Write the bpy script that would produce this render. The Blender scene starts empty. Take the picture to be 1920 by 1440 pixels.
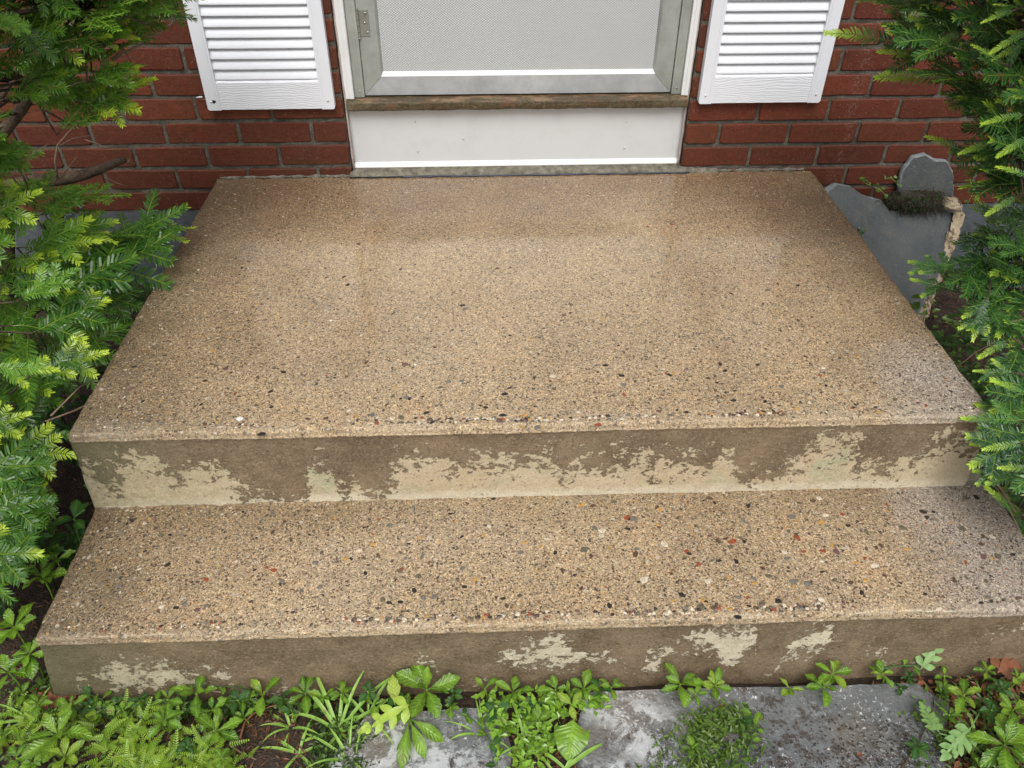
import bpy, bmesh, math, random
from math import sin, cos, pi, radians, sqrt, atan2
from mathutils import Vector, Matrix, noise
random.seed(7)
S = bpy.context.scene
COL = S.collection

# ---------------------------------------------------------------- camera, world, sun, exposure
CAM = Vector((0.361, -2.227, 1.371)); FPX = 1508.0
PITCH, YAW, ROLL = 0.683, 0.0479, 0.00583
FW = Vector((sin(YAW)*cos(PITCH), cos(YAW)*cos(PITCH), -sin(PITCH)))
R0 = Vector((cos(YAW), -sin(YAW), 0)); U0 = R0.cross(FW)
RT = cos(ROLL)*R0 + sin(ROLL)*U0; UP = -sin(ROLL)*R0 + cos(ROLL)*U0
cd = bpy.data.cameras.new('camera'); cam = bpy.data.objects.new('camera', cd); COL.objects.link(cam)
cd.sensor_width = 36; cd.lens = 36*FPX/1920; cd.clip_end = 500; cd.clip_start = 0.02
m = Matrix((RT, UP, -FW)).transposed().to_4x4(); m.translation = CAM
cam.matrix_world = m; S.camera = cam

W = bpy.data.worlds.new('World'); S.world = W; W.use_nodes = True
nt = W.node_tree; nt.nodes.clear()
SUN_EL, SUN_AZ = radians(54), radians(182)      # azimuth clockwise from +Y: behind the camera
sky = nt.nodes.new('ShaderNodeTexSky'); sky.sky_type = 'NISHITA'; sky.sun_disc = False
sky.sun_elevation = SUN_EL; sky.sun_rotation = SUN_AZ; sky.air_density = 1.0; sky.dust_density = 4.0
hs = nt.nodes.new('ShaderNodeHueSaturation'); hs.inputs['Saturation'].default_value = 0.30
bg = nt.nodes.new('ShaderNodeBackground'); bg.inputs['Strength'].default_value = 0.12
wo = nt.nodes.new('ShaderNodeOutputWorld')
nt.links.new(sky.outputs[0], hs.inputs['Color']); nt.links.new(hs.outputs[0], bg.inputs[0]); nt.links.new(bg.outputs[0], wo.inputs[0])
sd = bpy.data.lights.new('sun', 'SUN'); so = bpy.data.objects.new('sun', sd); COL.objects.link(so)
sd.energy = 2.05; sd.angle = radians(36); sd.color = (1.0, 0.975, 0.94)
sv = Vector((sin(SUN_AZ)*cos(SUN_EL), cos(SUN_AZ)*cos(SUN_EL), sin(SUN_EL)))
so.rotation_euler = sv.to_track_quat('Z', 'Y').to_euler()
S.view_settings.view_transform = 'Standard'; S.view_settings.look = 'None'
S.view_settings.gamma = 1; S.view_settings.use_curve_mapping = False
S.view_settings.exposure = 0.18
S.cycles.max_bounces = 6; S.cycles.diffuse_bounces = 3; S.cycles.glossy_bounces = 2; S.cycles.transmission_bounces = 3

def ray(u, v):
    return FW + (u-960)/FPX*RT + (720-v)/FPX*UP
def P(u, v, x=None, y=None, z=None, d=None):
    """the real-world point seen at photo pixel (u, v) on a plane x=, y=, z= or at distance d"""
    r = ray(u, v)
    if d is not None: return CAM + r.normalized()*d
    if y is not None: t = (y-CAM.y)/r.y
    elif z is not None: t = (z-CAM.z)/r.z
    else: t = (x-CAM.x)/r.x
    return CAM + r*t

# ---------------------------------------------------------------- object helpers
def tag(o, label=None, cat=None, group=None, kind=None):
    if label: o['label'] = label
    if cat: o['category'] = cat
    if group: o['group'] = group
    if kind: o['kind'] = kind
    return o
def empty(name, loc=(0, 0, 0), parent=None):
    o = bpy.data.objects.new(name, None); COL.objects.link(o); o.location = loc
    o.empty_display_size = 0.02
    if parent: o.parent = parent
    return o
def mobj(name, me, parent=None, mat=None):
    if mat is not None and not me.materials: me.materials.append(mat)
    o = bpy.data.objects.new(name, me); COL.objects.link(o)
    if parent: o.parent = parent
    return o
class MB:
    def __init__(s): s.v = []; s.f = []; s.c = []; s.mi = []; s.q = None
    def add(s, vs, fs, col=None, mi=0):
        b = len(s.v); s.v += [tuple(x) for x in vs]
        s.f += [tuple(i+b for i in f) for f in fs]; s.mi += [mi]*len(fs)
        s.c += [col if col else (1, 1, 1)]*len(vs)
    def addc(s, vs, fs, cols, mi=0):
        b = len(s.v); s.v += [tuple(x) for x in vs]
        s.f += [tuple(i+b for i in f) for f in fs]; s.mi += [mi]*len(fs); s.c += cols
    def box(s, a, b, mi=0, bev=0.0, col=None):
        (x0, y0, z0), (x1, y1, z1) = a, b
        if bev <= 0:
            vs = [(x0,y0,z0),(x1,y0,z0),(x1,y1,z0),(x0,y1,z0),(x0,y0,z1),(x1,y0,z1),(x1,y1,z1),(x0,y1,z1)]
            s.add(vs, [(3,2,1,0),(4,5,6,7),(0,1,5,4),(1,2,6,5),(2,3,7,6),(3,0,4,7)], col, mi); return
        bm = bmesh.new(); bmesh.ops.create_cube(bm, size=1)
        for v in bm.verts: v.co = Vector(((x0+x1)/2+v.co.x*(x1-x0), (y0+y1)/2+v.co.y*(y1-y0), (z0+z1)/2+v.co.z*(z1-z0)))
        bmesh.ops.bevel(bm, geom=bm.edges[:], offset=bev, segments=2, affect='EDGES', profile=0.6)
        bm.verts.index_update(); s.add([v.co[:] for v in bm.verts], [[v.index for v in f.verts] for f in bm.faces], col, mi); bm.free()
    def tube(s, pts, rads, n=7, col=None, mi=0, cap=True):
        pts = [Vector(p) for p in pts]; rings = []; vs = []; fs = []
        prev = None
        for i, p in enumerate(pts):
            t = (pts[min(i+1, len(pts)-1)]-pts[max(i-1, 0)]).normalized()
            a = Vector((0, 0, 1)) if abs(t.z) < 0.9 else Vector((1, 0, 0))
            if prev is not None: a = prev
            b1 = (a - t*a.dot(t)).normalized(); b2 = t.cross(b1); prev = b1
            for k in range(n):
                an = 2*pi*k/n; vs.append(p + (b1*cos(an)+b2*sin(an))*rads[i])
        for i in range(len(pts)-1):
            for k in range(n):
                fs.append((i*n+k, i*n+(k+1) % n, (i+1)*n+(k+1) % n, (i+1)*n+k))
        if cap: fs.append(tuple(range(n))[::-1]); fs.append(tuple((len(pts)-1)*n+k for k in range(n)))
        s.add(vs, fs, col, mi)
    def mesh(s, name, smooth=False, mats=()):
        me = bpy.data.meshes.new(name); me.from_pydata(s.v, [], s.f)
        at = me.color_attributes.new('Col', 'FLOAT_COLOR', 'POINT')
        flat = []
        for c in s.c: flat += [c[0], c[1], c[2], 1.0]
        at.data.foreach_set('color', flat)
        if smooth: me.polygons.foreach_set('use_smooth', [True]*len(me.polygons))
        for mm in mats: me.materials.append(mm)
        if any(s.mi): me.polygons.foreach_set('material_index', s.mi)
        if s.q and len(s.q) == len(s.v):
            a2 = me.color_attributes.new('Leaf', 'FLOAT_COLOR', 'POINT'); fl = []
            for q in s.q: fl += [q[0], q[1], 0, 1]
            a2.data.foreach_set('color', fl)
        me.update(); return me
    def build(s, name, mat, parent=None, smooth=False):
        mats = mat if isinstance(mat, (list, tuple)) else (mat,)
        return mobj(name, s.mesh(name, smooth, mats), parent)
def nz(x, y=0, z=0): return noise.noise(Vector((x, y, z)))

# ---------------------------------------------------------------- node helpers
class NM:
    def __init__(s, name):
        s.m = bpy.data.materials.new(name); s.m.use_nodes = True
        s.t = s.m.node_tree; s.t.nodes.clear()
        s.out = s.n('ShaderNodeOutputMaterial'); s.b = s.n('ShaderNodeBsdfPrincipled')
        s.l(s.b.outputs[0], s.out.inputs[0])
        s._co = None
    def n(s, t, **k):
        n = s.t.nodes.new(t)
        for a, b in k.items(): setattr(n, a, b)
        return n
    def l(s, a, b): s.t.links.new(a, b)
    def set(s, sock, v):
        if hasattr(v, 'is_output') or isinstance(v, bpy.types.NodeSocket): s.l(v, sock)
        else:
            if isinstance(v, (tuple, list)) and len(v) == 3 and sock.type == 'RGBA': v = (*v, 1)
            sock.default_value = v
    def P(s, **k):
        for a, v in k.items(): s.set(s.b.inputs[a.replace('_', ' ')], v)
    def co(s):
        if s._co is None:
            g = s.n('ShaderNodeNewGeometry'); s._co = g.outputs['Position']
        return s._co
    def oco(s): return s.n('ShaderNodeTexCoord').outputs['Object']
    def xyz(s, v=None):
        q = s.n('ShaderNodeSeparateXYZ'); s.l(v or s.co(), q.inputs[0]); return q.outputs
    def comb(s, x, y, z):
        q = s.n('ShaderNodeCombineXYZ')
        for i, a in enumerate((x, y, z)): s.set(q.inputs[i], a)
        return q.outputs[0]
    def noise(s, scale, detail=4, rough=.55, v=None, dist=0):
        q = s.n('ShaderNodeTexNoise'); s.l(v or s.co(), q.inputs['Vector'])
        q.inputs['Scale'].default_value = scale; q.inputs['Detail'].default_value = detail
        q.inputs['Roughness'].default_value = rough; q.inputs['Distortion'].default_value = dist
        return q.outputs['Fac']
    def vor(s, scale, feat='F1', v=None, rnd=1):
        q = s.n('ShaderNodeTexVoronoi', feature=feat); s.l(v or s.co(), q.inputs['Vector'])
        q.inputs['Scale'].default_value = scale; q.inputs['Randomness'].default_value = rnd
        return q.outputs
    def math(s, op, a, b=0.0, c=None, clamp=False):
        q = s.n('ShaderNodeMath', operation=op, use_clamp=clamp); s.set(q.inputs[0], a); s.set(q.inputs[1], b)
        if c is not None: s.set(q.inputs[2], c)
        return q.outputs[0]
    def mr(s, v, a, b, c=0., d=1., smooth=False):
        q = s.n('ShaderNodeMapRange'); q.clamp = True
        if smooth: q.interpolation_type = 'SMOOTHSTEP'
        s.set(q.inputs[0], v)
        for i, x in enumerate((a, b, c, d)): s.set(q.inputs[i+1], x)
        return q.outputs[0]
    def mix(s, f, a, b, mode='MIX'):
        q = s.n('ShaderNodeMix', data_type='RGBA', blend_type=mode); s.set(q.inputs[0], f)
        s.set(q.inputs[6], a); s.set(q.inputs[7], b); return q.outputs[2]
    def ramp(s, f, stops, const=False):
        q = s.n('ShaderNodeValToRGB'); r = q.color_ramp
        if const: r.interpolation = 'CONSTANT'
        while len(r.elements) < len(stops): r.elements.new(0.5)
        for e, (p, c) in zip(r.elements, stops):
            e.position = p; e.color = (*c, 1) if len(c) == 3 else c
        s.set(q.inputs[0], f); return q.outputs[0]
    def curve(s, f, pts):
        q = s.n('ShaderNodeFloatCurve'); c = q.mapping.curves[0]
        for i, p in enumerate(pts):
            if i < 2: c.points[i].location = p
            else: c.points.new(*p)
        for p in c.points: p.handle_type = 'AUTO'
        q.mapping.update(); s.set(q.inputs['Value'], f); return q.outputs[0]
    def bump(s, h, strength=.5, dist=.002, normal=None):
        q = s.n('ShaderNodeBump'); s.set(q.inputs['Height'], h)
        q.inputs['Strength'].default_value = strength; q.inputs['Distance'].default_value = dist
        if normal is not None: s.l(normal, q.inputs['Normal'])
        return q.outputs[0]
    def rnd(s): return s.n('ShaderNodeObjectInfo').outputs['Random']
    def vcol(s):
        q = s.n('ShaderNodeVertexColor', layer_name='Col'); return q.outputs[0]

def simple(name, col, rough=.5, metal=0., nscale=40, namp=.15, bscale=200, bstr=.15, bdist=.001, coat=0, spec=.5):
    k = NM(name); n = k.noise(nscale, 4)
    c = k.mix(k.mr(n, .3, .7), tuple(x*(1-namp) for x in col), tuple(min(1, x*(1+namp)) for x in col))
    k.P(Base_Color=c, Roughness=rough, Metallic=metal, Normal=k.bump(k.noise(bscale, 3), bstr, bdist), Coat_Weight=coat, Specular_IOR_Level=spec)
    return k.m

# ---- concrete -------------------------------------------------------------
def scaled(xy, sx, x0): return [((x-x0)/sx, y) for x, y in xy]
def concrete():
    k = NM('exposed_aggregate_concrete'); co = k.co(); X, Y, Z = k.xyz()
    g = k.n('ShaderNodeNewGeometry'); NX, NY, NZ = k.xyz(g.outputs['True Normal'])
    # how worn: the fronts of both treads are more washed out
    frontL = k.mr(Y, -.45, -1.08); onlow = k.math('LESS_THAN', Z, .2)
    wear = k.math('MAXIMUM', frontL, onlow)
    big = k.noise(2.3, 4, .6); mid = k.noise(9, 5, .65); fine = k.noise(60, 4, .6)
    base = k.mix(k.mr(big, .36, .64), (.335, .250, .154), (.425, .330, .214))
    base = k.mix(k.math('MULTIPLY', k.mr(mid, .45, .7), .45), base, (.43, .29, .165))
    # grey weathered zones (not rust) on the lower tread and along the right corner
    gz = k.mr(k.noise(3.5, 6, .75, v=k.comb(k.math('ADD', X, 7.3), Y, Z)), .50, .72)
    base = k.mix(k.math('MULTIPLY', gz, .35), base, (.34, .30, .25))
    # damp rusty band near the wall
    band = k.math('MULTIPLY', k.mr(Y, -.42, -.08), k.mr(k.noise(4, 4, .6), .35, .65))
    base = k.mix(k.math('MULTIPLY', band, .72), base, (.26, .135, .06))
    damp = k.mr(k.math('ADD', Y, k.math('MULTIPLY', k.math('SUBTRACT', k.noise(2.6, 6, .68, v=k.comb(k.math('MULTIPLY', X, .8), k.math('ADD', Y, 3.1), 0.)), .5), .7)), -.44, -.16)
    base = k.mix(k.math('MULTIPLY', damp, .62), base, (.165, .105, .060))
    # greenish-brown grime at the sides
    edgeL = k.math('POWER', k.mr(k.math('ADD', X, k.math('MULTIPLY', mid, .30)), .12, -.25), 1.4)
    edgeR = k.math('MULTIPLY', k.mr(k.math('SUBTRACT', X, k.math('MULTIPLY', mid, .30)), .92, 1.22), .75)
    edge = k.math('MAXIMUM', edgeL, edgeR)
    base = k.mix(k.math('MULTIPLY', edge, .88), base, (.14, .104, .060))
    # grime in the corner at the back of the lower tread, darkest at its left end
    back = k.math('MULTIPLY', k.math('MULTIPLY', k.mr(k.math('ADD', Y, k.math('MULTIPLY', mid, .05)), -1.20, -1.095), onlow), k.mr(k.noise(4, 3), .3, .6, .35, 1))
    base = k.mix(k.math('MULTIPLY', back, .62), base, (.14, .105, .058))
    # pale lilac-grey worn corner at the right front of the landing
    wc = k.math('MULTIPLY', k.mr(k.math('ADD', X, k.math('MULTIPLY', mid, .2)), 1.22, 1.36), k.mr(k.math('SUBTRACT', Y, k.math('MULTIPLY', mid, .3)), -.98, -1.12))
    base = k.mix(k.math('MULTIPLY', wc, .6), base, (.36, .33, .31))
    # two faint brown streaks running forward from the wall below the door's sides
    for cx in (.10, .86):
        st = k.math('MULTIPLY', k.mr(k.math('ABSOLUTE', k.math('SUBTRACT', k.math('ADD', X, k.math('MULTIPLY', k.noise(6), .06)), cx+.03)), .045, .01), k.mr(Y, -1.02, -.75, 0, 1))
        base = k.mix(k.math('MULTIPLY', st, .25), base, (.26, .15, .06))
    # sand grains
    v1 = k.vor(430); r1 = k.xyz(v1['Color'])
    base = k.mix(.95, base, k.ramp(r1[0], [(0, (.06, .05, .04)), (.12, (.30, .28, .26)), (.22, (.44, .43, .42)), (.5, (.52, .51, .49)), (.84, (.62, .60, .56)), (.92, (.93, .90, .84)), (1, (.97, .94, .88))]), 'OVERLAY')
    # small stones 4-6 mm, warped so they are not round
    wv = k.n('ShaderNodeVectorMath', operation='ADD'); nn = k.n('ShaderNodeTexNoise'); nn.inputs['Scale'].default_value = 90
    k.l(co, nn.inputs['Vector']); sc = k.n('ShaderNodeVectorMath', operation='SCALE'); k.l(nn.outputs['Color'], sc.inputs[0]); sc.inputs['Scale'].default_value = .011
    k.l(co, wv.inputs[0]); k.l(sc.outputs[0], wv.inputs[1])
    stonecols = [(0, (.04, .034, .028)), (.14, (.075, .055, .04)), (.30, (.12, .075, .045)), (.44, (.19, .10, .05)), (.54, (.17, .14, .11)), (.66, (.29, .21, .12)), (.78, (.52, .45, .35)), (.92, (.42, .25, .09))]
    hgt = k.math('MULTIPLY', k.noise(500, 3), .6)
    for scl, thr_lo, thr_hi, r in ((300, .79, .70, .44), (190, .86, .75, .42), (115, .93, .74, .40)):
        v = k.vor(scl, v=wv.outputs[0]); c = k.xyz(v['Color'])
        thr = k.math('ADD', k.mr(wear, 0, 1, thr_lo, thr_hi), k.math('MULTIPLY', k.math('SUBTRACT', big, .5), .55))
        mk = k.math('MULTIPLY', k.math('GREATER_THAN', c[0], thr), k.mr(v['Distance'], r, r*.85))
        base = k.mix(k.math('MULTIPLY', mk, .92), base, k.ramp(c[1], stonecols, True))
    # pits
    v3 = k.vor(330, v=wv.outputs[0]); c3 = k.xyz(v3['Color'])
    pit = k.math('MULTIPLY', k.math('GREATER_THAN', c3[2], .86), k.mr(v3['Distance'], .30, .18))
    base = k.mix(k.math('MULTIPLY', pit, .6), base, (.10, .065, .04))
    # ---- risers: dark stained skin with peeling cream paint
    riser = k.math('MULTIPLY', k.mr(NY, -.55, -.75), k.math('ADD', k.math('LESS_THAN', k.math('ADD', Z, k.math('MULTIPLY', mid, .010)), .1565), k.math('MULTIPLY', k.math('GREATER_THAN', Z, .168), k.math('LESS_THAN', k.math('ADD', Z, k.math('MULTIPLY', mid, .008)), .334))))
    side = k.mr(k.math('ABSOLUTE', NX), .6, .8)
    skin = k.mix(k.mr(k.noise(14, 5, .7), .35, .68), (.125, .088, .050), (.235, .172, .105))
    skin = k.mix(k.math('MULTIPLY', k.mr(k.noise(230, 4, .8, v=k.comb(k.math('MULTIPLY', X, .8), Y, Z)), .50, .62), .6), skin, (.33, .25, .16))
    skin = k.mix(k.mr(k.noise(260, 2), .62, .72), skin, (.035, .028, .018))
    skin = k.mix(k.math('MULTIPLY', k.mr(X, -.18, -.42), .8), skin, (.11, .11, .055))
    ft = k.math('DIVIDE', k.math('ADD', X, .43), 1.85)
    up_hi = [(100,.55),(125,.85),(162,.75),(190,.40),(205,.45),(225,.72),(245,.78),(290,.75),(325,.55),(345,.78),(390,.62),(430,.40),(456,.24),(500,.20),(530,.10),(560,.12),(572,.50),(598,.66),(620,.50),(640,.20),(662,.35),(690,.10),(728,.45),(756,.62),(800,.72),(850,.62),(900,.70),(950,.62),(990,.66),(1029,.76),(1062,.45),(1082,.64),(1115,.60),(1160,.64),(1192,.66),(1215,.48),(1260,.66),(1297,.62),(1326,.52),(1355,.72),(1378,.40),(1407,.18),(1450,.36),(1480,.55),(1517,.76),(1551,.82),(1594,.76),(1618,.50),(1661,.50),(1695,.54),(1728,.72),(1776,.84),(1805,.74),(1900,.70)]
    w0 = .43
    def u2f(u): return min(1, max(0, (P(u, 870, y=-1.1).x + w0)/1.85))
    hi = k.curve(ft, [(u2f(u), h) for u, h in up_hi])
    vv = k.math('DIVIDE', k.math('SUBTRACT', Z, .170), .176)
    cx3 = k.comb(k.math('MULTIPLY', X, .72), Y, Z)
    n1 = k.math('SUBTRACT', k.noise(26, 7, .72, v=cx3), .5)
    n2 = k.math('SUBTRACT', k.noise(85, 6, .75, v=cx3), .5)
    n3 = k.math('SUBTRACT', k.noise(11, 3, .6, v=cx3), .5)
    nse = k.math('ADD', k.math('ADD', k.math('MULTIPLY', n1, 1.6), k.math('MULTIPLY', n2, 2.4)), k.math('MULTIPLY', n3, .5))
    nu = k.math('ADD', k.math('ADD', k.math('MULTIPLY', n1, .85), k.math('MULTIPLY', n2, 1.45)), k.math('MULTIPLY', n3, .3))
    a = k.math('ADD', k.math('MULTIPLY', k.math('SUBTRACT', k.math('MULTIPLY', hi, .88), vv), .62), k.math('SUBTRACT', nu, .045))
    mU = k.math('MULTIPLY', k.mr(a, -.012, .012), k.math('GREATER_THAN', Z, .168))
    # fine flecks clinging above the main edge
    fl = k.math('MULTIPLY', k.mr(k.noise(210, 2, .5, v=cx3), .66, .69), k.mr(a, -.35, -.1))
    mU = k.math('MAXIMUM', mU, k.math('MULTIPLY', fl, k.math('GREATER_THAN', Z, .168)))
    low = [(60,0,0),(90,0,0),(110,.55,.25),(170,.58,.2),(215,.62,.1),(310,.6,.05),(330,.5,.1),(415,.4,.2),(430,0,0),(600,0,0),(760,0,.3),(790,.62,.42),(810,.6,.4),(830,0,0),(900,0,0),(930,.45,.35),(960,.6,.3),(1010,.72,.2),(1040,.9,.2),(1060,.74,.24),(1100,.55,.3),(1130,.45,.3),(1170,.5,.3),(1190,0,0),(1215,.5,.1),(1240,.55,.15),(1270,.62,.5),(1300,.78,.45),(1340,.88,.4),(1380,.86,.1),(1410,.84,.5),(1430,0,0),(1450,0,0),(1470,.5,.2),(1510,.85,.25),(1545,.92,.4),(1560,.9,.6),(1575,0,0),(1620,.4,.3),(1650,.4,.3),(1680,0,0),(1800,.3,.4),(1830,.7,.5),(1920,.8,.6)]
    def u2g(u): return min(1, max(0, (P(u, 1220, y=-1.42).x + w0)/1.85))
    lhi = k.curve(ft, [(u2g(u), h) for u, h, l in low]); llo = k.curve(ft, [(u2g(u), l) for u, h, l in low])
    vl = k.math('DIVIDE', Z, .17)
    a2 = k.math('ADD', k.math('MINIMUM', k.math('SUBTRACT', lhi, vl), k.math('SUBTRACT', vl, llo)), k.math('SUBTRACT', k.math('MULTIPLY', nse, .6), .10))
    mL = k.math('MULTIPLY', k.mr(a2, -.012, .012), k.math('LESS_THAN', Z, .155))
    mP = k.math('MAXIMUM', mU, mL)
    paint = k.mix(k.mr(k.noise(7, 4), .4, .6), (.46, .36, .225), (.49, .41, .27))
    paint = k.mix(k.mr(k.noise(9, 3, .5, v=k.comb(k.math('ADD', X, 4.), Y, Z)), .55, .66), paint, (.37, .36, .22))
    paint = k.mix(k.mr(k.math('ADD', vv, k.math('MULTIPLY', n1, .25)), .14, .05), paint, (.58, .52, .38))
    paint = k.mix(k.math('MULTIPLY', k.mr(k.math('ADD', X, k.math('MULTIPLY', n1, .3)), -.05, -.36), .75), paint, (.24, .215, .115))
    paint = k.mix(k.math('MULTIPLY', k.mr(k.noise(45, 6, .75), .50, .68), .5), paint, (.36, .27, .17))
    paint = k.mix(k.math('MULTIPLY', k.mr(k.noise(300, 3, .6), .56, .64), .6), paint, (.25, .18, .10))
    paint = k.mix(k.math('MULTIPLY', k.mr(k.noise(90, 5, .8), .40, .60), .35), paint, (.60, .52, .38))
    rc = k.mix(mP, skin, paint)
    # whitish drips along the foot of the upper riser on the tread
    foot = k.math('MULTIPLY', k.mr(k.math('ADD', Y, k.math('MULTIPLY', n1, .030)), -1.112, -1.104), k.math('LESS_THAN', Z, .19))
    foot = k.math('MULTIPLY', foot, k.mr(k.noise(5), .42, .5))
    base = k.mix(k.math('MULTIPLY', foot, .8), base, (.62, .55, .42))
    # light rubbed noses
    nose = k.math('MULTIPLY', k.math('MAXIMUM', k.mr(Y, -1.045, -1.075), 0), k.math('GREATER_THAN', Z, .25))
    nose2 = k.math('MULTIPLY', k.mr(Y, -1.385, -1.41), k.math('LESS_THAN', Z, .2))
    ns = k.math('MULTIPLY', k.math('MAXIMUM', nose, nose2), k.mr(k.noise(7, 3, v=k.comb(X, 0., 0.)), .35, .6))
    base = k.mix(k.math('MULTIPLY', ns, .28), base, (.48, .41, .30))
    col = k.mix(riser, base, rc)
    col = k.mix(side, col, k.mix(.5, skin, (.2, .15, .09)))
    # bump
    d1 = k.noise(330, 4, .7); hb = k.math('ADD', k.math('MULTIPLY', d1, .8), k.math('MULTIPLY', k.noise(120, 3), .6))
    hb = k.math('SUBTRACT', hb, k.math('MULTIPLY', pit, .8))
    hb = k.math('ADD', hb, k.math('MULTIPLY', k.math('MULTIPLY', mP, riser), 1.3))
    hb = k.math('ADD', hb, k.math('MULTIPLY', k.noise(48, 3, .6), k.math('MULTIPLY', riser, 1.2)))
    bmp = k.bump(hb, .95, .0026)
    wet = k.math('MULTIPLY', k.mr(Y, -1.05, -.75), k.mr(NZ, .7, .95))
    wetn = k.math('MULTIPLY', wet, k.mr(k.noise(3.5, 4, .6), .3, .62, .5, 1))
    k.P(Base_Color=col, Roughness=k.mr(wet, 0, 1, .62, .5), Normal=bmp, Specular_IOR_Level=.4)
    k.P(Coat_Weight=k.math('MULTIPLY', wetn, .72), Coat_Roughness=.065, Coat_IOR=1.6)
    k.l(k.bump(hb, .035, .0012), k.b.inputs['Coat Normal'])
    return k.m

def brick_mat(name='red_brick'):
    k = NM(name); r = k.rnd(); X, Y, Z = k.xyz()
    c = k.ramp(r, [(0, (.088, .017, .008)), (.3, (.125, .024, .011)), (.6, (.150, .031, .013)), (.8, (.105, .025, .011)), (1, (.165, .042, .016))])
    c = k.mix(k.mr(k.noise(22, 5, .65), .4, .75), c, (.095, .030, .012))
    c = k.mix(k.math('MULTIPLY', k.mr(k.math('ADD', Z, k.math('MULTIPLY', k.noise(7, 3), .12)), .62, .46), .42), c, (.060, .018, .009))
    c = k.mix(k.math('MULTIPLY', k.mr(k.noise(5, 6, .8), .5, .66), .35), c, (.05, .022, .014))
    c = k.mix(k.math('MULTIPLY', k.mr(k.noise(70, 4, .7), .55, .75), .5), c, (.20, .055, .030))
    v = k.vor(330); vc = k.xyz(v['Color'])
    c = k.mix(k.math('MULTIPLY', k.math('GREATER_THAN', vc[0], .9), .45), c, (.04, .012, .008))
    sp = k.math('MULTIPLY', k.math('GREATER_THAN', vc[1], .985), k.mr(v['Distance'], .4, .3))
    c = k.mix(k.math('MULTIPLY', sp, .5), c, (.40, .30, .24))
    # lime runs on the right hand wall
    run = k.math('MULTIPLY', k.mr(k.math('ABSOLUTE', k.math('SUBTRACT', k.math('ADD', X, k.math('MULTIPLY', k.noise(16), .08)), 1.475)), .02, .0), k.mr(k.noise(130, 3, .7), .5, .62))
    c = k.mix(k.math('MULTIPLY', run, .22), c, (.42, .30, .26))
    sp2 = k.math('MULTIPLY', k.mr(k.noise(10, 2), .62, .7), k.mr(k.noise(240, 3, .7), .60, .66))
    c = k.mix(k.math('MULTIPLY', sp2, .5), c, (.40, .28, .24))
    k.P(Base_Color=c, Roughness=.62, Specular_IOR_Level=.35,
        Normal=k.bump(k.math('ADD', k.noise(170, 5, .75), k.math('MULTIPLY', k.noise(34, 3), 1.2)), .75, .0028))
    return k.m
def mortar_mat():
    k = NM('grey_mortar')
    c = k.mix(k.mr(k.noise(26, 5, .7), .3, .7), (.050, .043, .031), (.13, .115, .088))
    c = k.mix(k.mr(k.noise(240, 3, .6), .55, .7), c, (.22, .20, .165))
    c = k.mix(k.mr(k.noise(8, 5, .7), .50, .62), c, (.055, .048, .034))
    k.P(Base_Color=c, Roughness=.85, Normal=k.bump(k.noise(240, 5, .75), .9, .003)); return k.m
def paint_mat(name, col, grain=False, dirt=.12):
    k = NM(name); X, Y, Z = k.xyz()
    c = k.mix(k.math('MULTIPLY', k.mr(k.noise(12, 5, .7), .5, .8), dirt), col, tuple(x*.55 for x in col))
    h = k.math('MULTIPLY', k.noise(700, 2), .15)
    if grain:
        wv = k.n('ShaderNodeTexWave', wave_type='BANDS', bands_direction='Z')
        k.l(k.comb(k.math('MULTIPLY', X, .35), Y, k.math('ADD', Z, k.math('MULTIPLY', k.noise(9, 2, v=k.comb(k.math('MULTIPLY', X, .6), 0., Z)), .05))), wv.inputs['Vector'])
        wv.inputs['Scale'].default_value = 52; wv.inputs['Distortion'].default_value = 5.5; wv.inputs['Detail'].default_value = 2.5; wv.inputs['Detail Scale'].default_value = 1.6
        h = k.math('ADD', h, k.math('MULTIPLY', wv.outputs['Fac'], .9))
    k.P(Base_Color=c, Roughness=.38, Normal=k.bump(h, .45, .0012)); return k.m
def alu_mat(name, col=(.40, .42, .40)):
    k = NM(name); X, Y, Z = k.xyz()
    n = k.noise(11, 6, .7)
    c = k.mix(k.mr(n, .35, .68), tuple(a*.78 for a in col), tuple(a*1.12 for a in col))
    c = k.mix(k.mr(k.noise(260, 3, .7), .66, .74), c, (.16, .16, .13))
    k.P(Base_Color=c, Metallic=.45, Roughness=k.mr(k.noise(30, 4), .3, .7, .42, .6), Normal=k.bump(k.noise(500, 2), .12, .0006)); return k.m
def screen_mat():
    k = NM('embossed_aluminium'); X, Y, Z = k.xyz()
    # staggered rows of little pressed diamonds, 4.2 mm apart
    s = 2*pi/.0080; t = 2*pi/.0062
    a = k.math('SINE', k.math('MULTIPLY', X, s)); b = k.math('SINE', k.math('MULTIPLY', Z, t))
    f = k.math('MULTIPLY', a, b)
    c = k.mix(k.mr(f, -.5, .6), (.37, .39, .395), (.60, .62, .625))
    c = k.mix(k.math('MULTIPLY', k.mr(k.noise(5, 4), .4, .7), .18), c, (.40, .41, .37))
    k.P(Base_Color=c, Metallic=.25, Roughness=.5, Normal=k.bump(f, .4, .0009)); return k.m
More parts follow.
